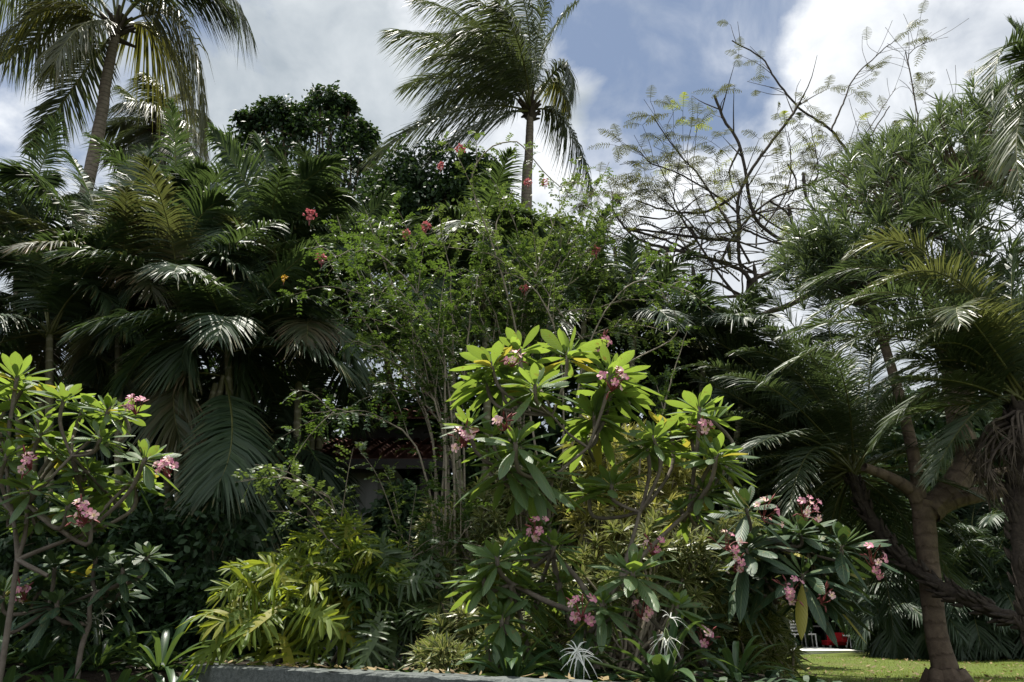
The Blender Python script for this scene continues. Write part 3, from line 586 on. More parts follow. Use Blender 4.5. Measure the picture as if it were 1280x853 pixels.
# ------------------------------------------------------------------ cottage seen through the leaves
def cottage():
    Y = 10.2; A = at(372, 780, Y); Bx = at(478, 780, Y)[0]; Cx = at(566, 780, Y)[0]; z0 = gz(A[0], Y)
    root = thing('tiled_cottage', (A[0], Y, z0), 'low cottage with clay tiled roof hidden in the planting', 'cottage')
    ze = at(430, 574, Y-.55)[2]
    mb = MB(); box(mb, (A[0], Y, z0-.1), (Bx, Y+3.4, ze+.05)); mb.build('wall', M['plaster'], root)
    mb = MB(); box(mb, (Bx+.002, Y+1.6, z0-.1), (Cx-.25, Y+3.38, ze+.3)); mb.build('porch_shade_block', M['black'], root)  # dark block added to stand for the shade under the roof
    mb = MB(); box(mb, (Cx-.45, Y-.45, z0-.1), (Cx-.33, Y-.33, ze-.02)); mb.build('porch_post', M['black'], root)
    mb = MB(); dx0, dx1 = at(398, 650, Y)[0], at(470, 650, Y)[0]
    box(mb, (dx0, Y-.05, z0), (dx1, Y-.004, at(430, 592, Y)[2])); d = mb.build('door', M['paint_grey'], root)
    d['label'] = 'pale grey shutter door'
    mb = MB(); box(mb, (dx0+.30, Y-.068, z0+.1), (dx0+.33, Y-.05, at(430, 596, Y)[2])); mb.build('batten', M['plaster'], d)
    mb = MB(); box(mb, (A[0]-.5, Y-.62, ze-.14), (Cx, Y-.56, ze-.01)); mb.build('fascia', M['black'], root)
    def tiles(x0, x1, ya, za, yb, zb, nm):
        m2 = MB(); nx = int((x1-x0)/.19); nr = 9; sl_ = math.hypot(yb-ya, zb-za)
        for i in range(nx):
            x = x0 + (i+.5)*.19
            th = np.linspace(0, PI, 6)
            for r in range(nr):
                t0_, t1_ = r/nr, (r+1.12)/nr; V = []
                for t, rad, lf in ((t0_, .098, .034), (t1_, .082, .008)):
                    for a in th: V.append([x+rad*math.cos(a)+.006*R.normal(), ya+(yb-ya)*t, za+(zb-za)*t+lf+rad*.75*math.sin(a)+.004*R.normal()])
                q = [[k, k+1, k+7, k+6] for k in range(5)]; m2.add(V, q, smooth=True)
        V = [[x0, ya, za-.02], [x1, ya, za-.02], [x1, yb, zb-.02], [x0, yb, zb-.02]]; m2.add(V, [[0, 1, 2, 3]])
        m2.build(nm, M['tile'], root)
    tiles(A[0]-.5, Cx, Y-.6, ze, Y+1.2, ze+.62, 'lower_roof')
    zt = at(490, 528, Y+1.2)[2]
    mb = MB(); box(mb, (A[0]+.1, Y+1.25, ze+.3), (Cx-.5, Y+3.2, zt)); mb.build('upper_wall', M['black'], root)
    tiles(A[0]+.2, Cx-.2, Y+.9, zt, Y+2.4, zt+.7, 'upper_roof')
cottage()

# ------------------------------------------------------------------ arching small leaved shrubs
def pinnate_on(mb, path, spacing, ll, lsz, k0=.12, mi=0, pairs=6, up=.5, skip=0.):
    path = np.asarray(path); seg = np.linalg.norm(np.diff(path, axis=0), axis=1); tot = seg.sum(); cum = np.concatenate([[0], np.cumsum(seg)])
    n = int(tot*(1-k0)/spacing)
    if n < 1: return
    d = tot*k0 + (np.arange(n)+R.random(n))*spacing; d = d[d < tot]
    if skip: d = d[R.random(len(d)) > skip]
    n = len(d)
    if n < 1: return
    P = np.stack([np.interp(d, cum, path[:, i]) for i in range(3)], 1)
    T = nrm(np.stack([np.interp(np.minimum(d+.05, tot), cum, path[:, i]) for i in range(3)], 1)-P+1e-6)
    D = nrm(perp(T) + T*.5 + np.array([0, 0, up*.6])); L_ = ll*(.65+.6*R.random(n))
    G = GZ*.3
    s = (np.arange(pairs)+1)/pairs
    c = P[:, None] + L_[:, None, None]*(D[:, None]*s[None, :, None] + G*(s**2)[None, :, None])
    Tg = nrm(D[:, None] + 2*G*s[None, :, None]); Up = nrm(np.array([0, 0, 1.])-Tg*Tg[..., 2:3]); Sd = np.cross(Tg, Up)
    leaves(mb, P, D, perp(D), L_*1.02, .004, lambda s: 1-.5*s, 3, G, mi=mi)
    ry = R.random((n, 1, 2))
    for sg in (-1, 1):
        DD = nrm(sg*Sd*.9 + Tg*.45 + Up*.15 + .18*R.normal(size=Sd.shape)).reshape(-1, 3)
        m_ = len(DD); l2 = lsz*(.75+.5*R.random(m_))
        leaves(mb, c.reshape(-1, 3), DD, (Tg+.3*R.normal(size=Tg.shape)).reshape(-1, 3), l2, l2*.62, OVAL, 2, GZ*.15, mi=mi, rn=np.broadcast_to(ry, (n, pairs, 2)).reshape(-1, 2)*.7+R.random((m_, 2))*.3)
def flower_ball(root, p, r, mat, n=26, name='flower_cluster'):
    mb = MB(); d = nrm(R.normal(size=(n, 3)) + np.array([0, 0, .2])); P = p + d*r*(.5+.6*R.random((n, 1)))
    for _ in range(3):
        D = nrm(d + .9*R.normal(size=d.shape)); leaves(mb, P, D, perp(D), r*.55, r*.45, OVAL, 2, GZ*.2)
    for k in range(5): tube(mb, [p+GZ*r*2.5, p+d[k]*r*.5], [r*.05, r*.04], 4, 1)
    return mb.build(name, [mat, M['bud']], root)
def arching_shrub(bpx, Y, stems, label, flowers=(), spacing=.046, ll=.155, lsz=.034, rad=.013, twigs=5, mat='pinnate', cat='shrub', name='arching_shrub'):
    b = base_at(bpx, Y); root = thing(name, b, label, cat)
    for st in stems:
        dy = st[0]; pts = [at(px, py, Y + dy*(i+1)/len(st[1:])) for i, (px, py) in enumerate(st[1:])]
        o = b + np.array([R.normal()*.12, R.normal()*.12, 0])
        p = spline([o] + pts, 30); p[1:] += .012*np.cumsum(R.normal(size=(29, 3)), 0)*.5
        mb = MB(); tube(mb, p, rad*(1-.75*np.linspace(0, 1, 30)), 6)
        lm = MB(); pinnate_on(lm, p, spacing*1.5, ll, lsz, .45)
        for _ in range(twigs):
            i = R.integers(10, 28); T = nrm(p[min(i+2, 29)]-p[i]); d = nrm(perp(T) + T*1.1 + np.array([0, 0, .35])); l = .35+.55*R.random()
            q = spline([p[i], p[i]+d*l*.5+np.array([0, 0, .04]), p[i]+d*l+GZ*.12*l], 9); tube(mb, q, rad*.4*(1-.7*np.linspace(0, 1, 9)), 5)
            pinnate_on(lm, q, spacing, ll, lsz, .08)
        s = mb.build('stem', M['twig'], root); lm.build('leaves', M[mat if R.random() < .6 else 'pinnate_deep'], s)
    for (px, py, dy, rpx, mt) in flowers:
        flower_ball(root, at(px, py, Y+dy), .75*rpx*mpp(px, py, Y), M[mt])
    return root
arching_shrub(570, 6.6, [
    (.3, (545, 560), (480, 420), (425, 270)), (.2, (540, 540), (460, 400), (400, 300)), (-.4, (530, 580), (450, 520), (390, 520)), (.5, (555, 520), (500, 380), (455, 260)),
    (-.3, (550, 540), (500, 450), (440, 430)), (.2, (560, 520), (530, 380), (510, 300)), (-.3, (545, 500), (510, 420), (430, 350)), (.6, (570, 500), (560, 360), (545, 290)), (.1, (560, 560), (520, 500), (470, 480)),
    (-.4, (560, 480), (540, 400), (480, 340)), (.4, (575, 480), (590, 340), (600, 290)), (-.2, (550, 450), (470, 320), (395, 330))],
    'arching shrub with pale bare stems and small paired leaves leaning over the cottage', flowers=[(388, 268, .2, 9, 'petal_red'), (403, 322, 0, 8, 'petal_red'), (508, 291, .2, 7, 'petal_red'), (532, 283, .4, 8, 'petal_red'), (355, 348, -.2, 5, 'petal_yellow')])
arching_shrub(640, 7.4, [
    (.3, (650, 480), (690, 330), (755, 205)), (.4, (650, 460), (650, 320), (640, 260)), (-.2, (640, 480), (620, 380), (570, 330)), (.3, (660, 440), (740, 330), (775, 280)), (.1, (650, 500), (680, 420), (700, 380)), (-.2, (640, 500), (600, 400), (600, 340)),
    (.6, (640, 400), (620, 290), (640, 240)), (0, (640, 420), (700, 330), (720, 290)), (.3, (660, 480), (740, 420), (800, 400)), (.1, (650, 440), (660, 360), (680, 320)), (.4, (655, 440), (760, 380), (820, 370)),
    (-.3, (640, 500), (560, 430), (540, 380)), (.4, (650, 420), (700, 260), (735, 210)), (-.1, (640, 520), (690, 450), (750, 440)), (.5, (655, 400), (755, 300), (770, 235)), (-.2, (630, 520), (590, 470), (560, 420)), (0, (630, 460), (640, 400), (620, 330))],
    'tangled shrub with whippy stems rising in front of the coconut trunk', flowers=[(551, 207, 1, 6, 'petal_red'), (575, 186, 1, 8, 'petal_red'), (660, 228, .3, 6, 'petal_red'), (681, 228, .3, 6, 'petal_red'), (655, 360, -.2, 6, 'petal_red'), (745, 313, .2, 7, 'petal_red')], lsz=.033)
arching_shrub(700, 7.0, [(.3, (640, 400), (590, 230), (640, 182), (690, 230), (765, 282)), (.2, (720, 480), (780, 360), (860, 378)), (0, (700, 450), (640, 330), (540, 300)), (.4, (760, 500), (700, 380), (640, 300)), (.2, (740, 500), (850, 420), (830, 370)), (0, (820, 560), (850, 460), (870, 400))],
    'sparse shrub of long bare looping canes crossing in front of the sky', twigs=3, spacing=.05, rad=.013)
arching_shrub(470, 6.0, [(-.3, (450, 690), (420, 640), (400, 610)), (-.2, (470, 720), (430, 690), (395, 660)), (0, (500, 720), (540, 680), (560, 640)), (.1, (510, 740), (520, 690), (490, 660)), (0, (520, 740), (560, 700), (590, 660))],
    'low twiggy shrub above the yellow green lobed leaves', spacing=.045, lsz=.034)

# ------------------------------------------------------------------ narrow leaved tufts
def tufts(mb, C, A, k, ln, wd, spread=(20, 75), droop=.25, mi=0, prof=None, segs=3):
    n = len(C); A = nrm(A)
    a = (np.arange(k)[None]*2.4 + R.random((n, 1))*6.28); e1 = perp(A); e2 = np.cross(A, e1)
    ph = np.radians(spread[0] + (spread[1]-spread[0])*(np.arange(k)[None]+R.random((n, k)))/k)
    D = A[:, None]*np.cos(ph)[..., None] + (e1[:, None]*np.cos(a)[..., None] + e2[:, None]*np.sin(a)[..., None])*np.sin(ph)[..., None]
    P = np.repeat(C[:, None], k, 1) - A[:, None]*(ph/1.6*.05)[..., None]
    Wd = np.cross(D, A[:, None]+0*D) + .2*R.normal(size=D.shape)
    N = n*k; L_ = np.broadcast_to(ln, (n,))[:, None]*(.75+.45*R.random((n, k)))
    ry = R.random((n, 1, 2))*.6 + R.random((n, k, 2))*.4
    leaves(mb, P.reshape(-1, 3), D.reshape(-1, 3), Wd.reshape(-1, 3), L_.reshape(-1), wd, prof or (lambda s: min(1, .45+2*s)*(1-s**2.5)+.02), segs, GZ*droop, mi=mi, rn=ry.reshape(-1, 2))
def tuft_shrub(bpx, Y, lobes, label, per, k=18, ln=.16, wd=.022, mat='song', name='striped_dracaena', cat='shrub', stems=10, spread=(15, 85), droop=.3):
    b = base_at(bpx, Y); root = thing(name, b, label, cat)
    C, A = [], []
    for (px, py, Yl, rx, ry) in lobes:
        c = at(px, py, Yl); q = mpp(px, py, Yl); d = nrm(R.normal(size=(per, 3))); C.append(c + d*np.array([rx*q, rx*q*.8, ry*q])*(.35+.7*R.random((per, 1))**.6)); A.append(d*.7+np.array([0, -.15, .7]))
    C = np.concatenate(C); A = np.concatenate(A)
    mb = MB(); tufts(mb, C, A + .3*R.normal(size=A.shape), k, ln, wd, spread, droop); mb.build('leaves', M[mat], root)
    mb = MB()
    for i in R.choice(len(C), min(stems*len(lobes), len(C)), replace=False):
        tube(mb, spline([b+np.array([R.normal()*.15, R.normal()*.1, 0]), (b+C[i])/2+R.normal(size=3)*.08, C[i]], 8), [.014]*4+[.010]*4, 5)
    mb.build('stem', M['twig'], root)
    return root
tuft_shrub(580, 6.1, [(560, 750, 6, 60, 50), (600, 800, 5.6, 60, 40), (640, 730, 6.2, 50, 50), (560, 830, 5.2, 40, 30)], 'spiky striped shrub at the foot of the frangipani nearest the stone wall', 60)
tuft_shrub(650, 6.8, [(640, 620, 6.8, 50, 45), (610, 660, 6.6, 40, 50), (690, 620, 7, 50, 50), (560, 660, 6.8, 40, 40)], 'spiky shrub glimpsed through the gap below the frangipani crown', 50)
tuft_shrub(770, 6.7, [(760, 570, 6.7, 60, 45), (800, 640, 6.5, 60, 50), (740, 660, 6.7, 50, 50), (830, 590, 6.8, 50, 50)], 'golden striped spiky shrub behind the middle of the frangipani', 55, mat='song_gold')
tuft_shrub(790, 5.9, [(800, 700, 6.0, 60, 50), (720, 730, 5.9, 50, 50), (700, 790, 5.6, 60, 40), (860, 720, 6.0, 45, 60)], 'shaded striped shrub around the frangipani branches', 50)
tuft_shrub(940, 6.9, [(895, 720, 6.9, 45, 55), (935, 750, 6.8, 50, 55), (890, 800, 6.6, 55, 50), (955, 812, 6.8, 38, 38), (925, 680, 7, 40, 40)], 'striped spiky shrub standing at the corner of the lawn', 62)

# ------------------------------------------------------------------ frangipani
def rosette_mesh(p, ax, ln, n=18, wr=.24, hang=1.0, mi=0):
    ax = nrm(ax); mb = MB()
    i = np.arange(n); f = i/(n-1)
    e1 = perp(ax[None])[0]; e2 = np.cross(ax, e1); a = i*2.39996 + R.random()*6 + .2*R.normal(size=n)
    ph = np.radians(12 + (64+24*hang)*f**.85 + 8*R.normal(size=n))
    D = ax*np.cos(ph)[:, None] + (e1*np.cos(a)[:, None] + e2*np.sin(a)[:, None])*np.sin(ph)[:, None]
    L_ = ln*(.42 + .6*np.clip(f*2.2, 0, 1))*(.85+.3*R.random(n)); W_ = L_*wr*(.85+.3*R.random(n))
    P = p + ax*(.10*(1-f))[:, None]*ln*1.4 - ax*.03
    Wd = np.cross(D, np.broadcast_to(ax, D.shape)) + .22*R.normal(size=D.shape)
    G = GZ*(.10+.28*f*hang)[:, None] - D*.05
    rn = np.stack([np.clip(f*.9+.12*R.random(n), 0, 1), R.random(n)], 1)
    def prof(s):
        if s < .14: return .10
        u = (s-.14)/.86; return .10 + .9*math.sin(PI*min(1, u**1.25*.97+.02))**.75 if u < .97 else .06
    leaves(mb, P, D, Wd, L_, W_, prof, 9, G, fold=.30, rn=rn, smooth=True)
    return mb
def frangi_flowers(root, p, n=7, r=.085, size=.031, pale=.3):
    st = MB(); ob = None
    c0 = p + np.array([0, .05, -.05])
    n = max(3, int(n*.95)); ds = nrm(R.normal(size=(n+5, 3)) + np.array([0, -.5, .35])); tips = p + ds*r*(.5+.6*R.random((n+5, 1)))
    for t in tips: tube(st, spline([c0, (c0+t)/2+R.normal(size=3)*.012, t], 6), [.004]*3+[.0022]*3, 5)
    for t, d in zip(tips[n:], ds[n:]): tube(st, [t, t+d*.02, t+d*.045], [.004, .007, .002], 5)
    ob = st.build('flower_cluster', M['bud'], root)
    for t, d in zip(tips[:n], ds[:n]):
        f = MB(); d = nrm(d*.8 + np.array([0, -.8, .25])); e1 = perp(d[None])[0]; e2 = np.cross(d, e1); a = np.arange(5)*2*PI/5
        rad = e1*np.cos(a)[:, None] + e2*np.sin(a)[:, None]; tg = -e1*np.sin(a)[:, None] + e2*np.cos(a)[:, None]
        s_ = size*(.8+.4*R.random()); D = nrm(rad + d*.45)
        leaves(f, t+rad*.003, D, tg + d*.35, s_, s_*.72, lambda s: (.3+1.1*s)*(1-s**6)**.5+.03, 5, -d*.28, smooth=True)
        f.build('flower', M['petal_pale'] if R.random() < pale else M['petal'], ob)
def frangipani(bpx, Y, forks, ros, label, flowers=(), mat='frangi', rad=.025, bark='frangi_bark', extra=.6):
    """forks: [(px, py, dy, parent)] branch nodes; ros: (px, py, dy, fork, leaf_px, tilt_x, tilt_y, hang)"""
    b = base_at(bpx, Y); root = thing('frangipani_tree', b, label, 'frangipani')
    node = {-1: b}; depth = {-1: 0}; mb = MB()
    for i, (px, py, dy, par) in enumerate(forks):
        node[i] = at(px, py, Y+dy); depth[i] = depth[par]+1; a, c = node[par], node[i]
        r0, r1 = rad*.8**depth[par], rad*.8**depth[i]
        tube(mb, spline([a, (a+c)/2+R.normal(size=3)*.03, c], 9), np.linspace(r0, r1, 9)*(1+.05*R.normal(size=9)), 9)
    tips = []; ex = []
    for (px, py, dy, fk, lp, tx, ty, hang) in ros + ros:
        if R.random() < extra: ex.append((px + 56*(R.random()-.5), py + 6 + 36*R.random(), dy + .12 + .25*R.random(), fk, lp*.86, tx + .4*R.normal(), ty + .15, hang))
    for (px, py, dy, fk, lp, tx, ty, hang) in ros + ex:
        c = at(px, py, Y+dy); a = node[fk]; ax = nrm(np.array([tx, ty, 1.0])); tips.append((c, ax, lp, hang, Y+dy, px, py))
        k = np.linalg.norm(c-a); mid = c - ax*k*.45
        tube(mb, spline([a, (a+mid)/2, mid*.75+c*.25, c+ax*.03], 12), np.linspace(rad*.8**depth[fk]*.9, .015, 12)*(1+.05*R.normal(size=12)), 8)
    mb.build('trunk', M[bark], root)
    for (c, ax, lp, hang, Yr, px, py) in tips:
        rosette_mesh(c, ax, (.84+.28*R.random())*lp*mpp(px, py, Yr), n=int(23+7*R.random()), hang=hang).build('leaf_rosette', M[mat], root)
    for (px, py, dy, n, rpx) in flowers: frangi_flowers(root, at(px, py, Y+dy), n, 1.25*rpx*mpp(px, py, Y+dy))
    return root
frangipani(745, 5.0, [(752, 775, 0, -1), (690, 690, .1, 0), (775, 725, .1, 0), (690, 600, .1, 1), (800, 640, .15, 2), (860, 640, .2, 2), (735, 560, .15, 3), (640, 730, -.1, 0), (690, 520, .1, 6)],
    [(669, 486, -.1, 8, 62, -.1, -.15, .9), (615, 458, .1, 8, 52, -.35, .1, .8), (709, 446, .2, 8, 52, .1, .2, .7), (650, 440, .35, 8, 46, -.1, .3, .7), (763, 470, .1, 6, 62, .25, -.1, .8), (585, 532, -.05, 3, 46, -.4, -.1, .7),
     (645, 558, -.25, 3, 72, -.1, -.35, 1.3), (874, 514, .1, 5, 58, .15, .05, .8), (817, 550, .0, 4, 54, -.25, -.1, .8), (895, 572, -.1, 5, 62, .25, -.2, 1.0), (765, 608, .2, 4, 44, 0, 0, .8),
     (622, 701, -.2, 7, 66, -.2, -.15, 1.1), (693, 682, -.1, 1, 50, .25, -.1, .9), (677, 660, .1, 1, 42, 0, .1, .7), (791, 718, -.25, 2, 62, .05, -.4, 1.0), (845, 760, -.2, 2, 52, .3, -.3, 1.1), (627, 775, -.2, 7, 52, -.2, -.2, 1.4),
     (753, 756, -.25, 0, 44, .1, -.3, 1.2), (742, 520, .3, 6, 50, 0, .2, 1.0), (615, 545, .25, 3, 42, -.3, .2, .9), (840, 545, .35, 4, 46, .1, .2, .8), (880, 615, .1, 5, 48, .2, -.1, 1.2), (648, 745, .05, 7, 46, .1, 0, 1.2), (700, 730, .15, 1, 44, .1, 0, 1.1)],
    'large frangipani with glowing light green leaves in the middle of the bed',
    flowers=[(641, 447, -.1, 5, 9), (765, 478, -.25, 9, 16), (630, 527, -.45, 3, 8), (580, 548, -.2, 9, 14), (672, 662, -.2, 8, 12), (727, 762, -.45, 7, 14), (803, 761, -.4, 3, 8), (818, 683, 0, 4, 9), (752, 428, .2, 5, 10), (878, 533, -.1, 4, 10)])
frangipani(845, 6.0, [(850, 745, .05, -1), (870, 690, .1, 0), (960, 675, .05, 1), (1010, 690, .0, 2)],
    [(933, 640, 0, 1, 60, -.1, -.2, 1.1), (933, 690, -.1, 1, 66, -.15, -.3, 1.4), (1000, 668, .05, 2, 58, 0, -.1, 1.0), (1052, 686, -.05, 3, 64, .3, -.2, 1.1), (1003, 722, -.15, 3, 58, 0, -.4, 1.4), (970, 690, .15, 2, 60, 0, -.1, 1.2), (868, 776, -.1, 0, 50, .1, -.3, 1.2), (1030, 715, .1, 3, 54, .3, -.1, 1.4)],
    'shaded frangipani reaching out over the lawn with many open pink flowers', mat='frangi_shade', rad=.022,
    flowers=[(955, 640, -.3, 6, 20), (1006, 637, -.2, 8, 16), (909, 678, -.4, 5, 15), (918, 704, -.35, 4, 12), (1092, 698, -.25, 7, 18), (990, 740, -.35, 9, 17), (1029, 745, -.3, 4, 10), (880, 798, -.3, 6, 13)])
frangipani(18, 5.2, [(22, 700, 0, -1), (15, 640, 0, 0), (35, 630, 0, 0), (90, 570, 0, 2), (10, 560, .1, 1), (100, 670, 0, 0), (60, 720, -.1, 0)],
    [(21, 474, 0, 4, 52, -.05, -.05, .8), (80, 500, -.05, 3, 50, .05, -.1, .9), (135, 513, 0, 3, 44, .15, 0, .8), (125, 548, -.1, 3, 44, .25, -.1, .9), (181, 575, -.1, 5, 46, .35, -.1, .9), (8, 572, -.15, 1, 46, .2, -.2, .8), (85, 632, -.2, 2, 46, .2, -.2, .9), (40, 612, -.1, 2, 48, 0, -.2, 1.1), (-15, 520, .1, 4, 50, -.2, 0, .9), (50, 545, .15, 2, 48, .1, .1, .9), (110, 590, .2, 3, 44, .2, .1, 1.0)],
    'frangipani with pale lit leaves and pink flower heads at the edge of the garden', mat='frangi', rad=.021, bark='frangi_bark', extra=.9,
    flowers=[(104, 643, -.35, 10, 13), (209, 588, -.25, 10, 12), (34, 577, -.3, 8, 11), (167, 508, -.1, 7, 10)])
frangipani(110, 5.5, [(112, 780, 0, -1), (120, 740, 0, 0), (60, 760, 0, 0)], [(71, 756, -.1, 2, 46, -.05, -.3, 1.2), (153, 715, 0, 1, 46, .1, -.2, 1.1), (184, 696, .05, 1, 48, .2, -.2, 1.0), (68, 710, .1, 2, 46, -.1, -.1, 1.1), (4, 745, 0, 2, 46, -.2, -.2, 1.0), (120, 700, .2, 1, 46, 0, 0, 1.1)],
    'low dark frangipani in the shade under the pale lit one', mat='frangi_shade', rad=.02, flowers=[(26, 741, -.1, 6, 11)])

# ------------------------------------------------------------------ lobed yellow green philodendrons
def xanadu_leaf(mb, base, tip_dir, ln, droop, side):
    D = nrm(tip_dir); n = 9; s = np.linspace(.03, .97, n); G = GZ*droop
    c = lambda t: base + ln*(D*np.asarray(t)[:, None] + G*(np.asarray(t)**2)[:, None])
    P = c(s); T = nrm(D + 2*G*s[:, None]); Sd = nrm(side - T*(T@side)[:, None])
    leaves(mb, base[None], D[None], side[None], ln*1.02, ln*.22, lambda x: (.5+1.2*x)*(1-x**3)+.08, 6, G)
    rn1 = R.random(2)
    for sg in (-1, 1):
        ang = np.radians(np.linspace(135, 22, n) + 6*R.normal(size=n)); DD = sg*Sd*np.sin(ang)[:, None] + T*np.cos(ang)[:, None] + .09*R.normal(size=Sd.shape)
        Ls = ln*(.38+.13*np.sin(PI*np.linspace(.1, .9, n)))*(.85+.3*R.random(n))
        leaves(mb, P, DD, T + .35*R.normal(size=T.shape), Ls, ln*.088*(.8+.4*R.random(n)), lambda x: (.62+.5*x+.12*math.sin(13*x))*(1-x**5)+.14, 7, GZ*.22*(.6+.8*R.random((n, 1))) + np.cross(T, Sd)*.06*sg + .12*R.normal(size=(n, 3)), fold=.25, rn=np.tile(rn1, (n, 1))*.75+R.random((n, 2))*.25)
def philodendron(bpx, bpy, Y, leaves_px, label, ln=.27, mat='xanadu'):
    b = base_at(bpx, Y); root = thing('lobed_philodendron', b, label, 'philodendron'); hub = at(bpx, bpy, Y)
    mb = MB(); tube(mb, spline([b, (b+hub)/2+np.array([.05, 0, 0]), hub], 8), .035, 8); mb.build('trunk', M['stub'], root)
    for (px, py, dy, ux, uz) in leaves_px:
        p = at(px, py, Y+dy); mb = MB(); h = hub + R.normal(size=3)*.03
        tube(mb, spline([h, (h+p)/2 + np.array([0, 0, .10+.05*R.random()]), p], 9), .007, 5, 1)
        d = np.array([ux + .3*R.normal(), -.3+.3*R.normal(), uz + .25*R.normal()]); side = nrm(np.cross(d, [.3*R.normal(), -.75+.3*R.normal(), .65]))
        xanadu_leaf(mb, p, d, ln*(.75+.5*R.random()), .25+.15*R.random(), side)
        mb.build('leaf', [M[mat], M['petiole']], root)
def scatter_leaves(cx, cy, rx, ry, n, dy=.35):
    o = []
    for i in range(n):
        a = i*2.4; r = math.sqrt((i+.5)/n); ux = math.cos(a)*r; uz = math.sin(a)*r
        o.append((cx+ux*rx, cy-uz*ry, -dy*(1-r)*.8 + dy*.4*R.normal(), ux*1.1, uz*.9+.1))
    return o
philodendron(350, 790, 5.7, scatter_leaves(352, 755, 58, 42, 40), 'yellow green lobed philodendron sprawling just above the stone wall')
philodendron(425, 770, 6.0, scatter_leaves(425, 706, 48, 36, 38), 'bright lobed philodendron behind the sprawling one, its leaves held highest', ln=.27)
philodendron(480, 780, 5.9, scatter_leaves(485, 745, 50, 50, 38), 'darker green lobed philodendron between the bright one and the spiky shrub', ln=.26, mat='xanadu_deep')

# ------------------------------------------------------------------ strap leaved lilies and floor plants
def strap_plant(px, py, Y, n, ln, wd, label, name='spider_lily', flowers=(), mat='lily', cat='lily', el=(80, 15)):
    b = at(px, py, Y); b[2] = gz(b[0], b[1]); root = thing(name, b, label, cat)
    for i in range(n):
        mb = MB(); a = i*2.4+R.random(); e = math.radians(el[0]+(el[1]-el[0])*(i+.5)/n+6*R.normal()); D = np.array([math.cos(a)*math.cos(e), math.sin(a)*math.cos(e), math.sin(e)])
        leaves(mb, (b+np.array([math.cos(a), math.sin(a), 0])*.03)[None], D[None], np.array([[-math.sin(a), math.cos(a), .1*R.normal()]]), ln*(.75+.5*R.random()), wd*(.8+.4*R.random()), lambda s: (.6+.9*s)*(1-s**3)+.02, 8, GZ*(.35+.35*R.random()), fold=.35, smooth=True)
        mb.build('leaf', M[mat], root)
    for (fx, fy, dy) in flowers:
        p = at(fx, fy, Y+dy); mb = MB(); tube(mb, spline([b, (b+p)/2+np.array([.02, 0, 0]), p], 8), .009, 6, 1)
        k = 4
        for j in range(k):
            c = p + nrm(R.normal(size=3)+np.array([0, -.4, .3]))*.06; tube(mb, [p, (p+c)/2+np.array([0, 0, .01]), c], .003, 4, 1)
            d = nrm(c-p); e1 = perp(d[None])[0]; e2 = np.cross(d, e1); a = np.arange(6)*PI/3
            rad = e1*np.cos(a)[:, None]+e2*np.sin(a)[:, None]
            leaves(mb, np.tile(c, (6, 1)), rad*.9+d*.6, np.cross(rad, d), .11, .008, lambda s: 1-.7*s, 6, GZ*.4-d*.15)
        mb.build('flower', [M['petal_white'], M['petiole']], root)
strap_plant(828, 850, 4.5, 18, .55, .055, 'spider lily with two white thread petalled flower heads at the front of the bed', flowers=[(832, 785, -.1), (722, 822, -.1)])
strap_plant(640, 850, 4.55, 20, .50, .06, 'dark strap leaved lily between the stone wall end and the white flowers')
for (px, lab) in [(585, 'strap lily hanging over the stone wall where the wall leaves the picture'), (665, 'strap lily low at the front edge below the white flowers')]:
    q = onz(px, 848, .54); strap_plant(px, 848, q[1]+.42, 22, .42, .05, lab, el=(70, 0))
strap_plant(720, 850, 4.7, 18, .5, .06, 'leafy strap lily directly under the frangipani branches')
strap_plant(920, 852, 4.9, 18, .5, .05, 'strap leaved lily below the shaded flowering frangipani')
for (px, Yp, n, ln, lab, fl) in [
    (122, .35, 24, .62, 'spider lily with one thin tall flower stalk in the dark bed', [(120, 772, 0)]), (200, .25, 24, .58, 'glossy strap lily beside the end of the stone wall', []),
    (45, .3, 22, .6, 'dark strap lily half lost in shade at the bed corner', []), (-15, .35, 20, .6, 'strap lily cut by the picture edge low in the bed', []), (165, .8, 22, .62, 'strap lily just behind the glossy one by the wall end', []), (85, .8, 22, .62, 'strap lily behind the one with the tall flower stalk', []),
    (215, -.12, 20, .5, 'strap lily spilling over the corner of the stone wall', []), (150, -.2, 22, .5, 'front strap lily below the tall flower stalk', []), (80, -.2, 22, .5, 'front strap lily of the dark corner clump', []), (10, -.2, 20, .5, 'strap lily at the outer foot of the shaded bank', [])]:
    strap_plant(px, 838, WA[1]+Yp, n, ln, .055, lab, flowers=fl, el=(75, 0))
strap_plant(250, 820, 5.5, 16, .4, .07, 'short broad leaved plant behind the stone wall end', name='broad_leaved_plant', cat='plant')
strap_plant(300, 800, 7.0, 16, .55, .07, 'broad leaved plant in deep shade under the hanging palm fronds', name='broad_leaved_plant', cat='plant')

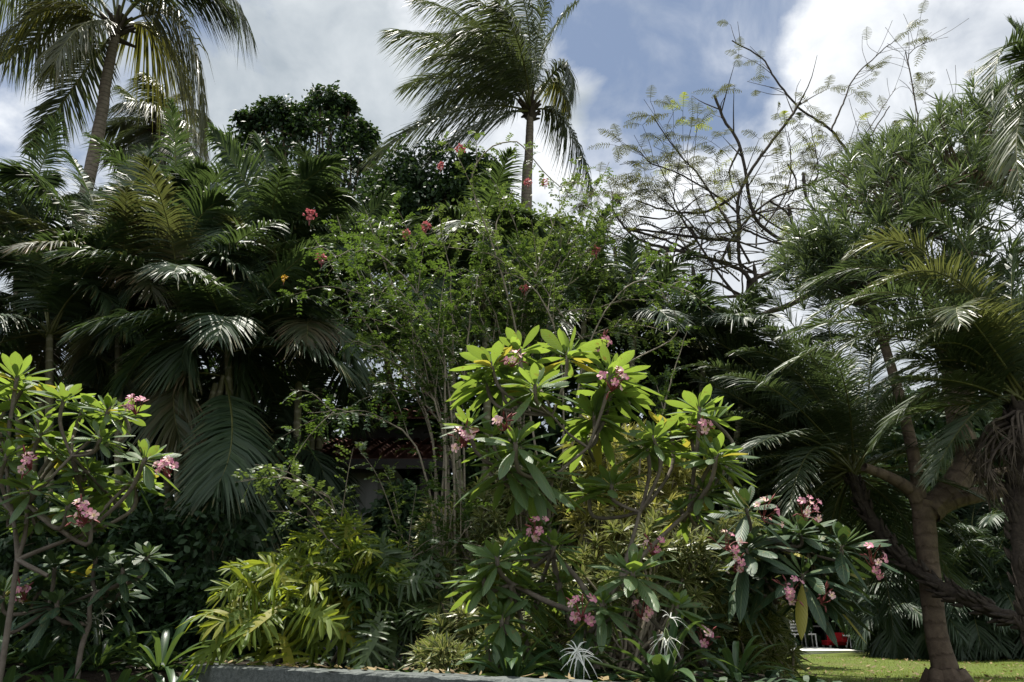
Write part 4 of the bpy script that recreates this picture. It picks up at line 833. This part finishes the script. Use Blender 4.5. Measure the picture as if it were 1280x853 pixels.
# ------------------------------------------------------------------ pod tree (bare branches, feathery leaves)
def pod_tree():
    Y = 15; b = base_at(940, Y); root = thing('flame_tree', b, 'nearly bare tree with dark branches, feathery leaves and hanging seed pods', 'tree')
    br = [ # r_start, r_end, dy, pixels
        (.16, .09, 0, [(940, 600), (935, 450), (936, 392), (938, 351)]),
        (.075, .05, -.2, [(938, 351), (925, 330), (923, 285), (925, 240), (952, 194), (986, 150), (1000, 128)]),
        (.085, .05, .2, [(938, 351), (1000, 318), (960, 290), (940, 262), (925, 184), (905, 150), (893, 120)]),
        (.08, .025, .5, [(1110, 290), (1100, 252), (1071, 207), (1039, 163), (1000, 136), (969, 99), (952, 73), (915, 51)]),
        (.075, .06, .4, [(936, 400), (1010, 370), (1075, 330), (1110, 290)]),
        (.045, .015, .6, [(1039, 163), (1054, 129), (1068, 97), (1101, 65), (1120, 50)]),
        (.05, .02, .8, [(1110, 290), (1140, 240), (1147, 163), (1142, 116), (1132, 65)]),
        (.03, .012, .8, [(1142, 116), (1136, 70), (1158, 52)]),
        (.045, .015, .7, [(1120, 270), (1193, 150), (1156, 116)]),
        (.05, .018, -.3, [(938, 330), (881, 230), (850, 194), (815, 145)]),
        (.05, .018, -.2, [(925, 300), (918, 262), (850, 218), (815, 205), (800, 190)]),
        (.055, .02, .1, [(900, 330), (921, 289), (962, 251), (1000, 235), (1040, 218), (1071, 194), (1088, 170), (1112, 133)]),
        (.04, .015, .3, [(1000, 235), (1020, 224), (1022, 204), (1013, 156)]),
        (.06, .025, -.4, [(938, 351), (918, 334), (850, 314), (800, 318), (770, 325)]),
        (.05, .02, -.3, [(921, 301), (880, 298), (820, 290), (780, 285)]),
        (.045, .015, -.5, [(850, 314), (800, 300), (770, 270), (765, 240)]),
        (.04, .015, -.4, [(936, 375), (890, 352), (840, 352), (790, 360)]),
        (.04, .015, -.3, [(880, 298), (848, 262), (840, 240), (820, 200)]),
        (.045, .015, .2, [(925, 240), (881, 265), (830, 262), (795, 250)]),
        (.035, .012, .3, [(962, 251), (985, 268), (1000, 300), (1030, 330)]),
        (.03, .012, .1, [(985, 206), (995, 230), (978, 262)]),
        (.04, .012, .3, [(952, 290), (985, 235), (988, 190), (985, 165)]),
        (.035, .012, .2, [(925, 184), (912, 215), (918, 241)]),
        (.03, .01, .4, [(1060, 212), (1075, 180), (1100, 140), (1120, 110)]),
        (.03, .01, .4, [(940, 262), (990, 290), (1060, 270), (1100, 250)]),
        (.03, .01, -.2, [(899, 300), (870, 250), (860, 210), (835, 170)]),
        (.045, .015, -.6, [(938, 370), (900, 372), (850, 378), (790, 395), (745, 380)]), (.04, .015, -.4, [(935, 389), (890, 330), (850, 270), (830, 250)]), (.04, .015, .2, [(925, 330), (960, 350), (990, 335), (1010, 290)]),
        (.045, .015, -.2, [(850, 314), (870, 300), (862, 285), (850, 290), (840, 330)]), (.04, .012, .3, [(1000, 318), (1020, 280), (1010, 240), (1030, 180)]), (.035, .012, .2, [(925, 285), (960, 300), (1010, 320), (1040, 345)]), (.04, .015, -.3, [(780, 285), (830, 300), (880, 320), (925, 331)])]
    mb = MB(); ends = []
    for (r0, r1, dy, px) in br:
        q = [at(x, y, Y+dy*(.3+.7*i/len(px))) for i, (x, y) in enumerate(px)]; n = 6*len(q)
        if px[0] == (940, 600): q = [b] + q
        p = spline(q, n); p[1:-1] += .006*R.normal(size=(n-2, 3)); f_ = .85 if px[-1][1] > 235 else .55; tube(mb, p, np.linspace(r0*f_, r1*f_*1.2, n), 7)
        if px[0] == (940, 600): continue
        ends.append((p[-1], nrm(p[-1]-p[-4])))
        for _ in range(12):
            i = R.integers(n//4, n-1); T = nrm(p[i]-p[i-1]); d = nrm(perp(T[None])[0]+T*.8+np.array([0, 0, .5])); l = .4+.9*R.random()
            e = p[i]+d*l; tube(mb, spline([p[i], p[i]+d*l*.5+R.normal(size=3)*.04, e], 6), np.linspace(r1*.4, .005, 6), 5); ends.append((e, d))
    for _ in range(34):                                          # tangled bare side shoots low in the crown
        x0, y0 = 790+240*R.random(), 270+95*R.random(); L0 = 60+90*R.random(); a = R.normal()*.35 + (PI if R.random() < .6 else 0)
        q = [at(x0+L0*t*math.cos(a)+12*R.normal(), y0-L0*t*abs(math.sin(a))*.5+10*R.normal()-14*math.sin(PI*t), Y+.8*R.normal()) for t in (0, .35, .7, 1)]
        tube(mb, spline(q, 14), np.linspace(.022, .008, 14), 5)
    mb.build('trunk', M['dark_bark'], root)
    fm, fn = MB(), MB()
    X0 = at(1085, 130, Y)[0]
    for (e, d) in ends:
        if R.random() < (.72 if e[0] > X0 else .25): continue
        m_ = fn if R.random() < .07 else fm
        for _ in range(R.integers(1, 4)):
            a = nrm(d*.5 + R.normal(size=3)*np.array([1, 1, .25]) + np.array([0, 0, .25])); l = .42+.34*R.random(); G = GZ*.4; s = np.linspace(.2, 1, 11)
            c = e + l*(a*s[:, None] + G*(s**2)[:, None]); T = nrm(a+2*G*s[:, None]); sd = nrm(np.cross(T, [0, 0, 1.])+1e-6)
            tube(m_, e + l*(a*np.linspace(0, 1, 5)[:, None] + G*(np.linspace(0, 1, 5)**2)[:, None]), .004, 4)
            for sg in (-1, 1): leaves(m_, c, sg*sd*.9+T*.4+.1*R.normal(size=T.shape), T, .14*np.sin(PI*np.linspace(.25, .9, 11)), .02, lambda x: 1-.5*x, 2, GZ*.3)
    fm.build('leaves', M['feather'], root); fn.build('leaves', M['feather_new'], root)
    for (px, py, h, rot) in [(865, 330, 34, .1), (911, 303, 26, -.1), (942, 328, 38, 0), (975, 330, 26, .25), (838, 318, 26, .15), (768, 306, 44, .05), (808, 306, 24, 0), (830, 305, 38, .2), (1004, 215, 40, -.1), (852, 372, 20, .3), (985, 255, 30, .1)]:
        q = mpp(px, py, Y); p0 = at(px, py, Y-.5); hh = h*q; k = np.linspace(0, 1, 8)
        pts = p0 + np.stack([np.sin(k*2)*rot*hh*.4, 0*k, -k*hh], 1); mb = MB(); tube(mb, pts, .045*np.array([.2, .75, 1, .95, 1, .9, .7, .1]), 8)
        mb.build('seed_pod', M['dark_bark'], root)
pod_tree()

# ------------------------------------------------------------------ right: thick trunked narrow leaved tree
def narrow_tree():
    Y = 10; b = at(1184, 850, Y); b[2] = gz(b[0], Y)-.02
    root = thing('narrow_leaved_tree', b, 'stout forked tree on the lawn with a big crown of narrow leaves', 'tree')
    mb = MB(); k = mpp(1166, 740, Y)
    px = [(1182, 838), (1172, 800), (1166, 760), (1160, 700), (1155, 650), (1156, 628)]
    p = spline([b] + [at(x, y, Y) for x, y in px], 22); s = np.linspace(0, 1, 22)
    tube(mb, p, (12.5 + 11*np.exp(-s*9) + 2.5*s**4)*k*(1+.025*R.normal(size=22)), 16)
    a = np.linspace(0, 2*PI, 8)[:-1]
    for t in a: tube(mb, spline([p[3]+np.array([math.cos(t), math.sin(t), 0])*.12, b+np.array([math.cos(t)*.27, math.sin(t)*.27, .12]), b+np.array([math.cos(t)*.5, math.sin(t)*.5, -.05])], 6), [.13, .12, .10, .08, .06, .03], 7)
    lim = [(10, 6, [(1152, 642), (1140, 615), (1112, 597), (1080, 584)], -.3), (13, 8, [(1160, 640), (1190, 626), (1215, 620), (1256, 612), (1300, 600)], -.2), (17, 12, [(1160, 640), (1190, 610), (1210, 570), (1196, 520), (1190, 470), (1194, 430), (1190, 380)], .2),
           (8, 4, [(1180, 622), (1200, 608), (1240, 592), (1275, 585)], .4), (9, 6, [(1150, 625), (1140, 560), (1120, 480), (1090, 380)], .5), (9, 5, [(1195, 520), (1215, 480), (1240, 420), (1250, 330)], -.3), (8, 5, [(1192, 470), (1170, 420), (1150, 330), (1140, 260)], -.3), (7, 4, [(1190, 420), (1210, 340), (1215, 250)], .2)]
    ends = []
    for (r0, r1, q, dy) in lim:
        pp = spline([at(x, y, Y+dy*i/len(q)) for i, (x, y) in enumerate(q)], 20); tube(mb, pp, np.linspace(r0, r1, 20)*k, 10); ends += [pp[12], pp[16], pp[-1]]
    lob = [(1145, 255, 9.6, 80, 55), (1225, 240, 9.8, 80, 75), (1085, 290, 9.8, 75, 45), (1140, 330, 9.6, 95, 55), (1230, 340, 9.6, 75, 60), (1050, 345, 10.2, 70, 32), (1185, 180, 10, 55, 28), (1265, 190, 10, 50, 55), (1090, 235, 10.3, 60, 35), (1270, 420, 9.6, 45, 40), (1160, 400, 10.2, 80, 40), (1110, 200, 10.6, 40, 20), (1015, 320, 10.4, 35, 22), (1240, 140, 10.2, 50, 22)]
    C, A = [], []
    for (x, y, Yl, rx, ry) in lob:
        c = at(x, y, Yl); q = mpp(x, y, Yl); n = 80; d = nrm(R.normal(size=(n, 3))); C.append(c+d*np.array([rx*q, rx*q, ry*q])*(.4+.85*R.random((n, 1)))); A.append(d+np.array([0, -.1, .8]))
    C = np.concatenate(C); A = np.concatenate(A); E = np.array(ends)
    for i in range(0, len(C), 4):
        e = E[np.argmin(np.linalg.norm(E-C[i], axis=1))]; tube(mb, spline([e, (e+C[i])/2+R.normal(size=3)*.1, C[i]], 6), np.linspace(.03, .008, 6), 5)
    mb.build('trunk', M['bark'], root)
    lm = MB(); tufts(lm, C, A*.7+np.array([0,0,.5])+.3*R.normal(size=A.shape), 17, .40, .022, (4, 62), .3); lm.build('crown', M['narrow'], root)
    flower_ball(root, at(1267, 216, 9), .05, M['petal_red'])
narrow_tree()

# date palms
def date_palm(bpt, trunk, Y, crown, fronds, label, r, nfill=18, ln=2.2, fill_kw=None, skirt=0, group=None):
    root = thing('date_palm', bpt, label, 'palm', group); c = at(*crown, Y)
    mb = MB(); p = spline([bpt] + trunk + [c], 34); s = np.linspace(0, 1, 34); tube(mb, p, r*(1+.08*R.normal(size=34)), 10)
    T = np.gradient(p, axis=0)
    for i in range(170):
        k = R.integers(1, 33); t = nrm(T[k]); d = perp(t[None])[0]; q = p[k]+d*r*.9
        tube(mb, [q, q+d*.03+t*.05, q+d*(.05+.04*R.random())+t*.12], [.035, .028, .008], 5)
    mb.build('trunk', M['stub'], root)
    for f in fronds:
        (m_, t_, dy, old), kw = f[:4], (f[4] if len(f) > 4 else {})
        P0 = c + R.normal(size=3)*.05; P2 = at(*t_, Y+dy); P1 = 2*at(*m_, Y+dy*.55)-.5*(P0+P2)
        frond(root, P0, P1, P2, M['date_old' if old else 'date'], **{**dict(n=84, ll=.40, lw=.020, droop=.3, vee=.2, a0=65, a1=25, rr=.018), **kw})
    auto_fronds(root, c, nfill, ln, (M['date'], M['shaded_palm']), back=True, **{**dict(el=(85, -38), n=74, ll=.40, lw=.021, droop=.3, vee=.2, a0=65, a1=25, rr=.018), **(fill_kw or {})})
    if skirt:
        for i in range(skirt):
            mb = MB(); a = i*2.4; l = .3+.55*R.random(); h = np.array([math.cos(a), math.sin(a), 0]); q = c + h*r - np.array([0, 0, .1+.3*R.random()])
            pp = spline([q, q+h*.25+GZ*.1, q+h*(.32+.2*R.random())+GZ*l*.6, q+h*(.25+.2*R.random())+GZ*l], 10); tube(mb, pp, np.linspace(.022, .006, 10), 5)
            leaves(mb, pp[4:].repeat(3, 0), np.repeat(np.gradient(pp, axis=0)[4:], 3, 0)+.03*R.normal(size=(18, 3)), perp(nrm(R.normal(size=(18, 3)))), .22, .014, lambda s: 1-.8*s, 2, GZ*.2)
            mb.build('dead_frond', M['dead'], root)
    return root
b8 = at(1284, 780, 8); b8[2] = gz(b8[0], 8)
date_palm(b8, [at(1282, 700, 8), at(1280, 600, 8)], 8, (1276, 505), [
    ((1185, 345), (1045, 395), -.4, 1, {'ll': .46}), ((1150, 375), (1010, 400), -.8, 0), ((1180, 400), (1050, 440), -.9, 0), ((1200, 430), (1090, 470), -.6, 0), ((1160, 320), (1060, 320), .2, 1), ((1200, 300), (1120, 280), .3, 0), ((1135, 345), (992, 366), .3, 0, {'ll': .42}), ((1120, 408), (978, 420), -.2, 0, {'ll': .42}), ((1110, 420), (955, 478), -.5, 0, {'ll': .42}), ((1190, 450), (1075, 500), -.3, 0), ((1180, 480), (1090, 560), .2, 0), ((1210, 395), (1200, 405), -1.2, 1, {'ll': .34}), ((1215, 520), (1165, 600), -.4, 0), ((1240, 400), (1150, 430), -.9, 1)],
    'date palm with a skirt of dead fronds cut off by the picture edge', .13, nfill=26, ln=1.5, skirt=60, fill_kw={'el': (85, 25), 'sag': .3})
bl = at(1345, 850, 9.0); bl[2] = gz(bl[0], 9.0)
date_palm(bl, [at(1300, 790, 9.1), at(1240, 764, 9.3), at(1180, 736, 9.5), at(1130, 700, 9.9), at(1092, 655, 10.3)], 10.5, (1063, 592), [
    ((960, 470), (890, 388), -.3, 0), ((950, 500), (845, 432), .3, 0), ((960, 540), (850, 490), -.5, 0), ((1010, 500), (940, 420), .4, 0), ((990, 520), (930, 520), -.8, 0), ((960, 565), (880, 560), .5, 0), ((1040, 500), (1000, 440), -.6, 0), ((1030, 520), (985, 520), -1.2, 0), ((1100, 500), (1150, 450), .4, 0), ((1000, 580), (930, 610), -.6, 0), ((980, 440), (905, 400), -1, 0), ((1040, 430), (1015, 350), -.5, 0), ((1090, 440), (1080, 375), .3, 0), ((960, 520), (865, 470), -1, 0), ((1000, 470), (915, 440), -1.4, 0), ((1030, 470), (960, 410), -1.6, 0), ((1060, 500), (1040, 440), -1.8, 0), ((1110, 520), (1150, 500), -1, 0), ((950, 530), (865, 520), -1.8, 0), ((985, 500), (900, 470), -2.2, 0), ((965, 570), (890, 610), -1.6, 0), ((1000, 545), (930, 570), -2.4, 0), ((950, 480), (850, 460), -1.4, 0), ((930, 450), (835, 415), -.6, 0), ((1010, 440), (950, 360), .2, 0), ((980, 430), (880, 372), .4, 0), ((1020, 560), (985, 640), -2, 0)],
    'leaning date palm whose shaggy curved trunk crosses in front of the stout tree', .08, nfill=56, ln=2.3)
bt = at(1400, 780, 7.4); bt[2] = gz(bt[0], 7.4)
date_palm(bt, [at(1370, 500, 7.4), at(1340, 250, 7.4)], 7.4, (1330, 90), [((1262, 55), (1240, 130), -.2, 0, {'ll': .3, 'curl': .2}), ((1270, 95), (1255, 170), .1, 0, {'ll': .3}), ((1280, 130), (1275, 235), -.3, 1), ((1290, 60), (1265, 30), .3, 0), ((1275, 150), (1245, 215), .6, 0)],
    'palm whose curled dark frond tips enter at the upper picture edge', .11, nfill=10, ln=.6)
# shaded palms behind the lawn: each a fountain of hanging fronds
FPL = ['nearest the pavilion in the row behind the lawn', 'showing between the pavilion and the stout trunk, taller one', 'directly beyond the stout tree trunk', 'beyond the shaggy leaning trunk', 'tallest one showing above the pavilion side', 'tallest one above the fork of the stout tree', 'tallest one behind the skirted date palm', 'last of the row at the picture edge',
       'low one just beside the pavilion', 'low one at the foot of the stout tree', 'low one under the shaggy leaning trunk', 'low one at the picture edge below the skirted palm']
for i, (px, Y, cy, ln) in enumerate([(1128, 22.5, 705, 3.2), (1160, 23, 670, 4), (1215, 22, 690, 3.8), (1275, 21.5, 670, 3.8), (1130, 24, 610, 4), (1200, 24, 610, 4), (1270, 24, 590, 4), (1340, 22, 700, 3.8), (1152, 21.4, 742, 2.6), (1185, 21.4, 740, 3.0), (1250, 21, 735, 3.0), (1300, 21, 740, 3)]):
    b = base_at(px, Y); root = thing('fountain_palm', b, 'dark palm with hanging fronds, ' + FPL[i], 'palm', 'shaded palms in the row behind the lawn')
    for (dx, dz) in ((0, 0), (-35, 28), (32, 40)):
        c = at(px+dx, cy+dz, Y); mb = MB(); tube(mb, spline([b + np.array([dx*.008, 0, 0]), c], 6), .06, 7); mb.build('cane', M['cane'], root)
        auto_fronds(root, c, 15, ln*.62, M['shaded_palm'], el=(80, -35), sag=.9, seed_az=R.random()*6, n=36, ll=.5, lw=.05, droop=.5, vee=.15, rr=.02)
HTL = ['beside the pavilion, first of the row behind the palms', 'behind the palms next to the stout trunk', 'behind the palms beyond the fork of the stout tree', 'behind the palms and the skirted date palm', 'ending the row at the picture edge', 'behind the striped spiky shrub at the lawn corner', 'rising behind the pavilion roof, nearer the spiky shrub', 'rising behind the pavilion roof, nearer the palms']
for i, (px, Y) in enumerate([(1125, 24), (1175, 25), (1230, 24.5), (1290, 25), (1350, 24), (880, 18), (950, 29), (1040, 29)]):
    leaf_tree(px, Y, [(px, 700, Y, 60, 50), (px+10, 775, Y, 60, 40), (px-10, 630, Y, 60, 60), (px, 540, Y, 55, 50)], 'dark hedge tree ' + HTL[i], 'tree', 'hedge_tree', per=90, m=22, leaf=.28, wid=.6, group='dark hedge trees along the far side of the lawn', tr=.1)

# ------------------------------------------------------------------ far terrace with red seat
def terrace():
    Y = 22.5; A = at(1000, 815, Y); Bx = at(1112, 815, Y)[0]; z = gz(A[0], Y)
    mb = MB(); box(mb, (A[0]-3, Y+1.6, z-.1), (Bx, Y+9, z+.09)); tag(mb.build('terrace_path', M['conc'], origin=(A[0], Y, z)), kind='structure'); z += .09; Y += 4.5
    def xz(px, py, y): p = at(px, py, y); return p[0], p[2]
    r = thing('garden_pavilion', (A[0], Y+1, z), 'dark open pavilion with a red edged roof across the lawn', 'pavilion')
    x0, x1 = xz(968, 780, Y)[0], xz(1062, 780, Y)[0]; zt = xz(1015, 757, Y)[1]
    mb = MB(); box(mb, (x0, Y+3.2, z), (x1, Y+3.3, zt)); mb.build('back_wall', M['black'], r)
    mb = MB(); box(mb, (x1, Y+.9, z), (x1+.1, Y+3.3, zt)); mb.build('side_wall', M['black'], r)
    mb = MB(); box(mb, (x0-.4, Y+.2, zt), (x1+.4, Y+3.6, zt+.16)); mb.build('roof', M['black'], r)
    mb = MB(); box(mb, (x0-.4, Y+.14, zt-.02), (x1+.4, Y+.196, zt+.18)); mb.build('fascia', M['tile'], r)
    for px in (985, 1036): mb = MB(); x = xz(px, 780, Y)[0]; box(mb, (x-.05, Y+.3, z), (x+.05, Y+.4, zt)); mb.build('post', M['black'], r)
    r = thing('railing', (x0, Y+.5, z), 'dark thin railing in front of the pavilion', 'railing')
    zr = xz(1010, 783, Y+.45)[1]; xr = xz(1038, 783, Y)[0]
    mb = MB(); box(mb, (x0, Y+.43, zr-.025), (xr, Y+.48, zr+.025)); mb.build('rail', M['plaster'], r)
    for i in range(4): mb = MB(); x = x0+(xr-x0)*i/3; box(mb, (x-.025, Y+.44, z), (x+.025, Y+.475, zr-.026)); mb.build('post', M['black'], r)
    r = thing('sofa', (xz(1048, 806, Y)[0], Y+.1, z), 'red cushioned sofa with pale legs beside the path', 'sofa')
    xa, xb = xz(1037, 800, Y)[0], xz(1060, 800, Y)[0]; zb, zc = xz(1045, 803, Y)[1], xz(1045, 791, Y)[1]
    mb = MB(); box(mb, (xa, Y+.05, zb), (xb, Y+.2, zc)); mb.build('backrest', M['redfab'], r)
    mb = MB(); box(mb, (xa, Y+.202, zb-.1), (xb, Y+.75, zb+.06)); mb.build('seat', M['redfab'], r)
    for x in (xa+.04, xb-.04):
        for y in (Y+.1, Y+.7): mb = MB(); box(mb, (x-.025, y-.025, z), (x+.025, y+.025, zb-.101)); mb.build('leg', M['white'], r)
    for i, (px, lab) in enumerate([(1001, 'white garden chair nearest the spiky shrub'), (1014, 'white garden chair between the other chair and the red sofa')]):
        x = xz(px, 800, Y)[0]; r = thing('garden_chair', (x, Y+.1, z), lab, 'chair'); w = .19
        mb = MB(); box(mb, (x-w, Y, z+.40), (x+w, Y+.38, z+.44)); mb.build('seat', M['white'], r)
        mb = MB()
        for k in range(4): box(mb, (x-w+.02, Y+.36, z+.5+k*.1), (x+w-.02, Y+.385, z+.56+k*.1))
        mb.build('backrest', M['white'], r)
        for sx in (-1, 1):
            for yy, hh in ((.02, .4), (.375, .9)): mb = MB(); box(mb, (x+sx*(w-.015)-.016, Y+yy-.016, z), (x+sx*(w-.015)+.016, Y+yy+.016, z+hh)); mb.build('leg', M['white'], r)
    x = xz(1063, 808, Y)[0]; r = thing('low_table', (x, Y-.1, z), 'small pale low table beside the red sofa', 'table')
    mb = MB(); tube(mb, [(x, Y-.1, z+.36), (x, Y-.1, z+.4)], [.25, .25], 14); tube(mb, [(x, Y-.1, z+.4), (x, Y-.1, z+.402)], [.25, .001], 14); mb.build('top', M['white'], r)
    for k in range(3):
        a = k*2.1; mb = MB(); tube(mb, [(x+.2*math.cos(a), Y-.1+.2*math.sin(a), z), (x+.05*math.cos(a), Y-.1+.05*math.sin(a), z+.36)], .015, 6); mb.build('leg', M['white'], r)
terrace()
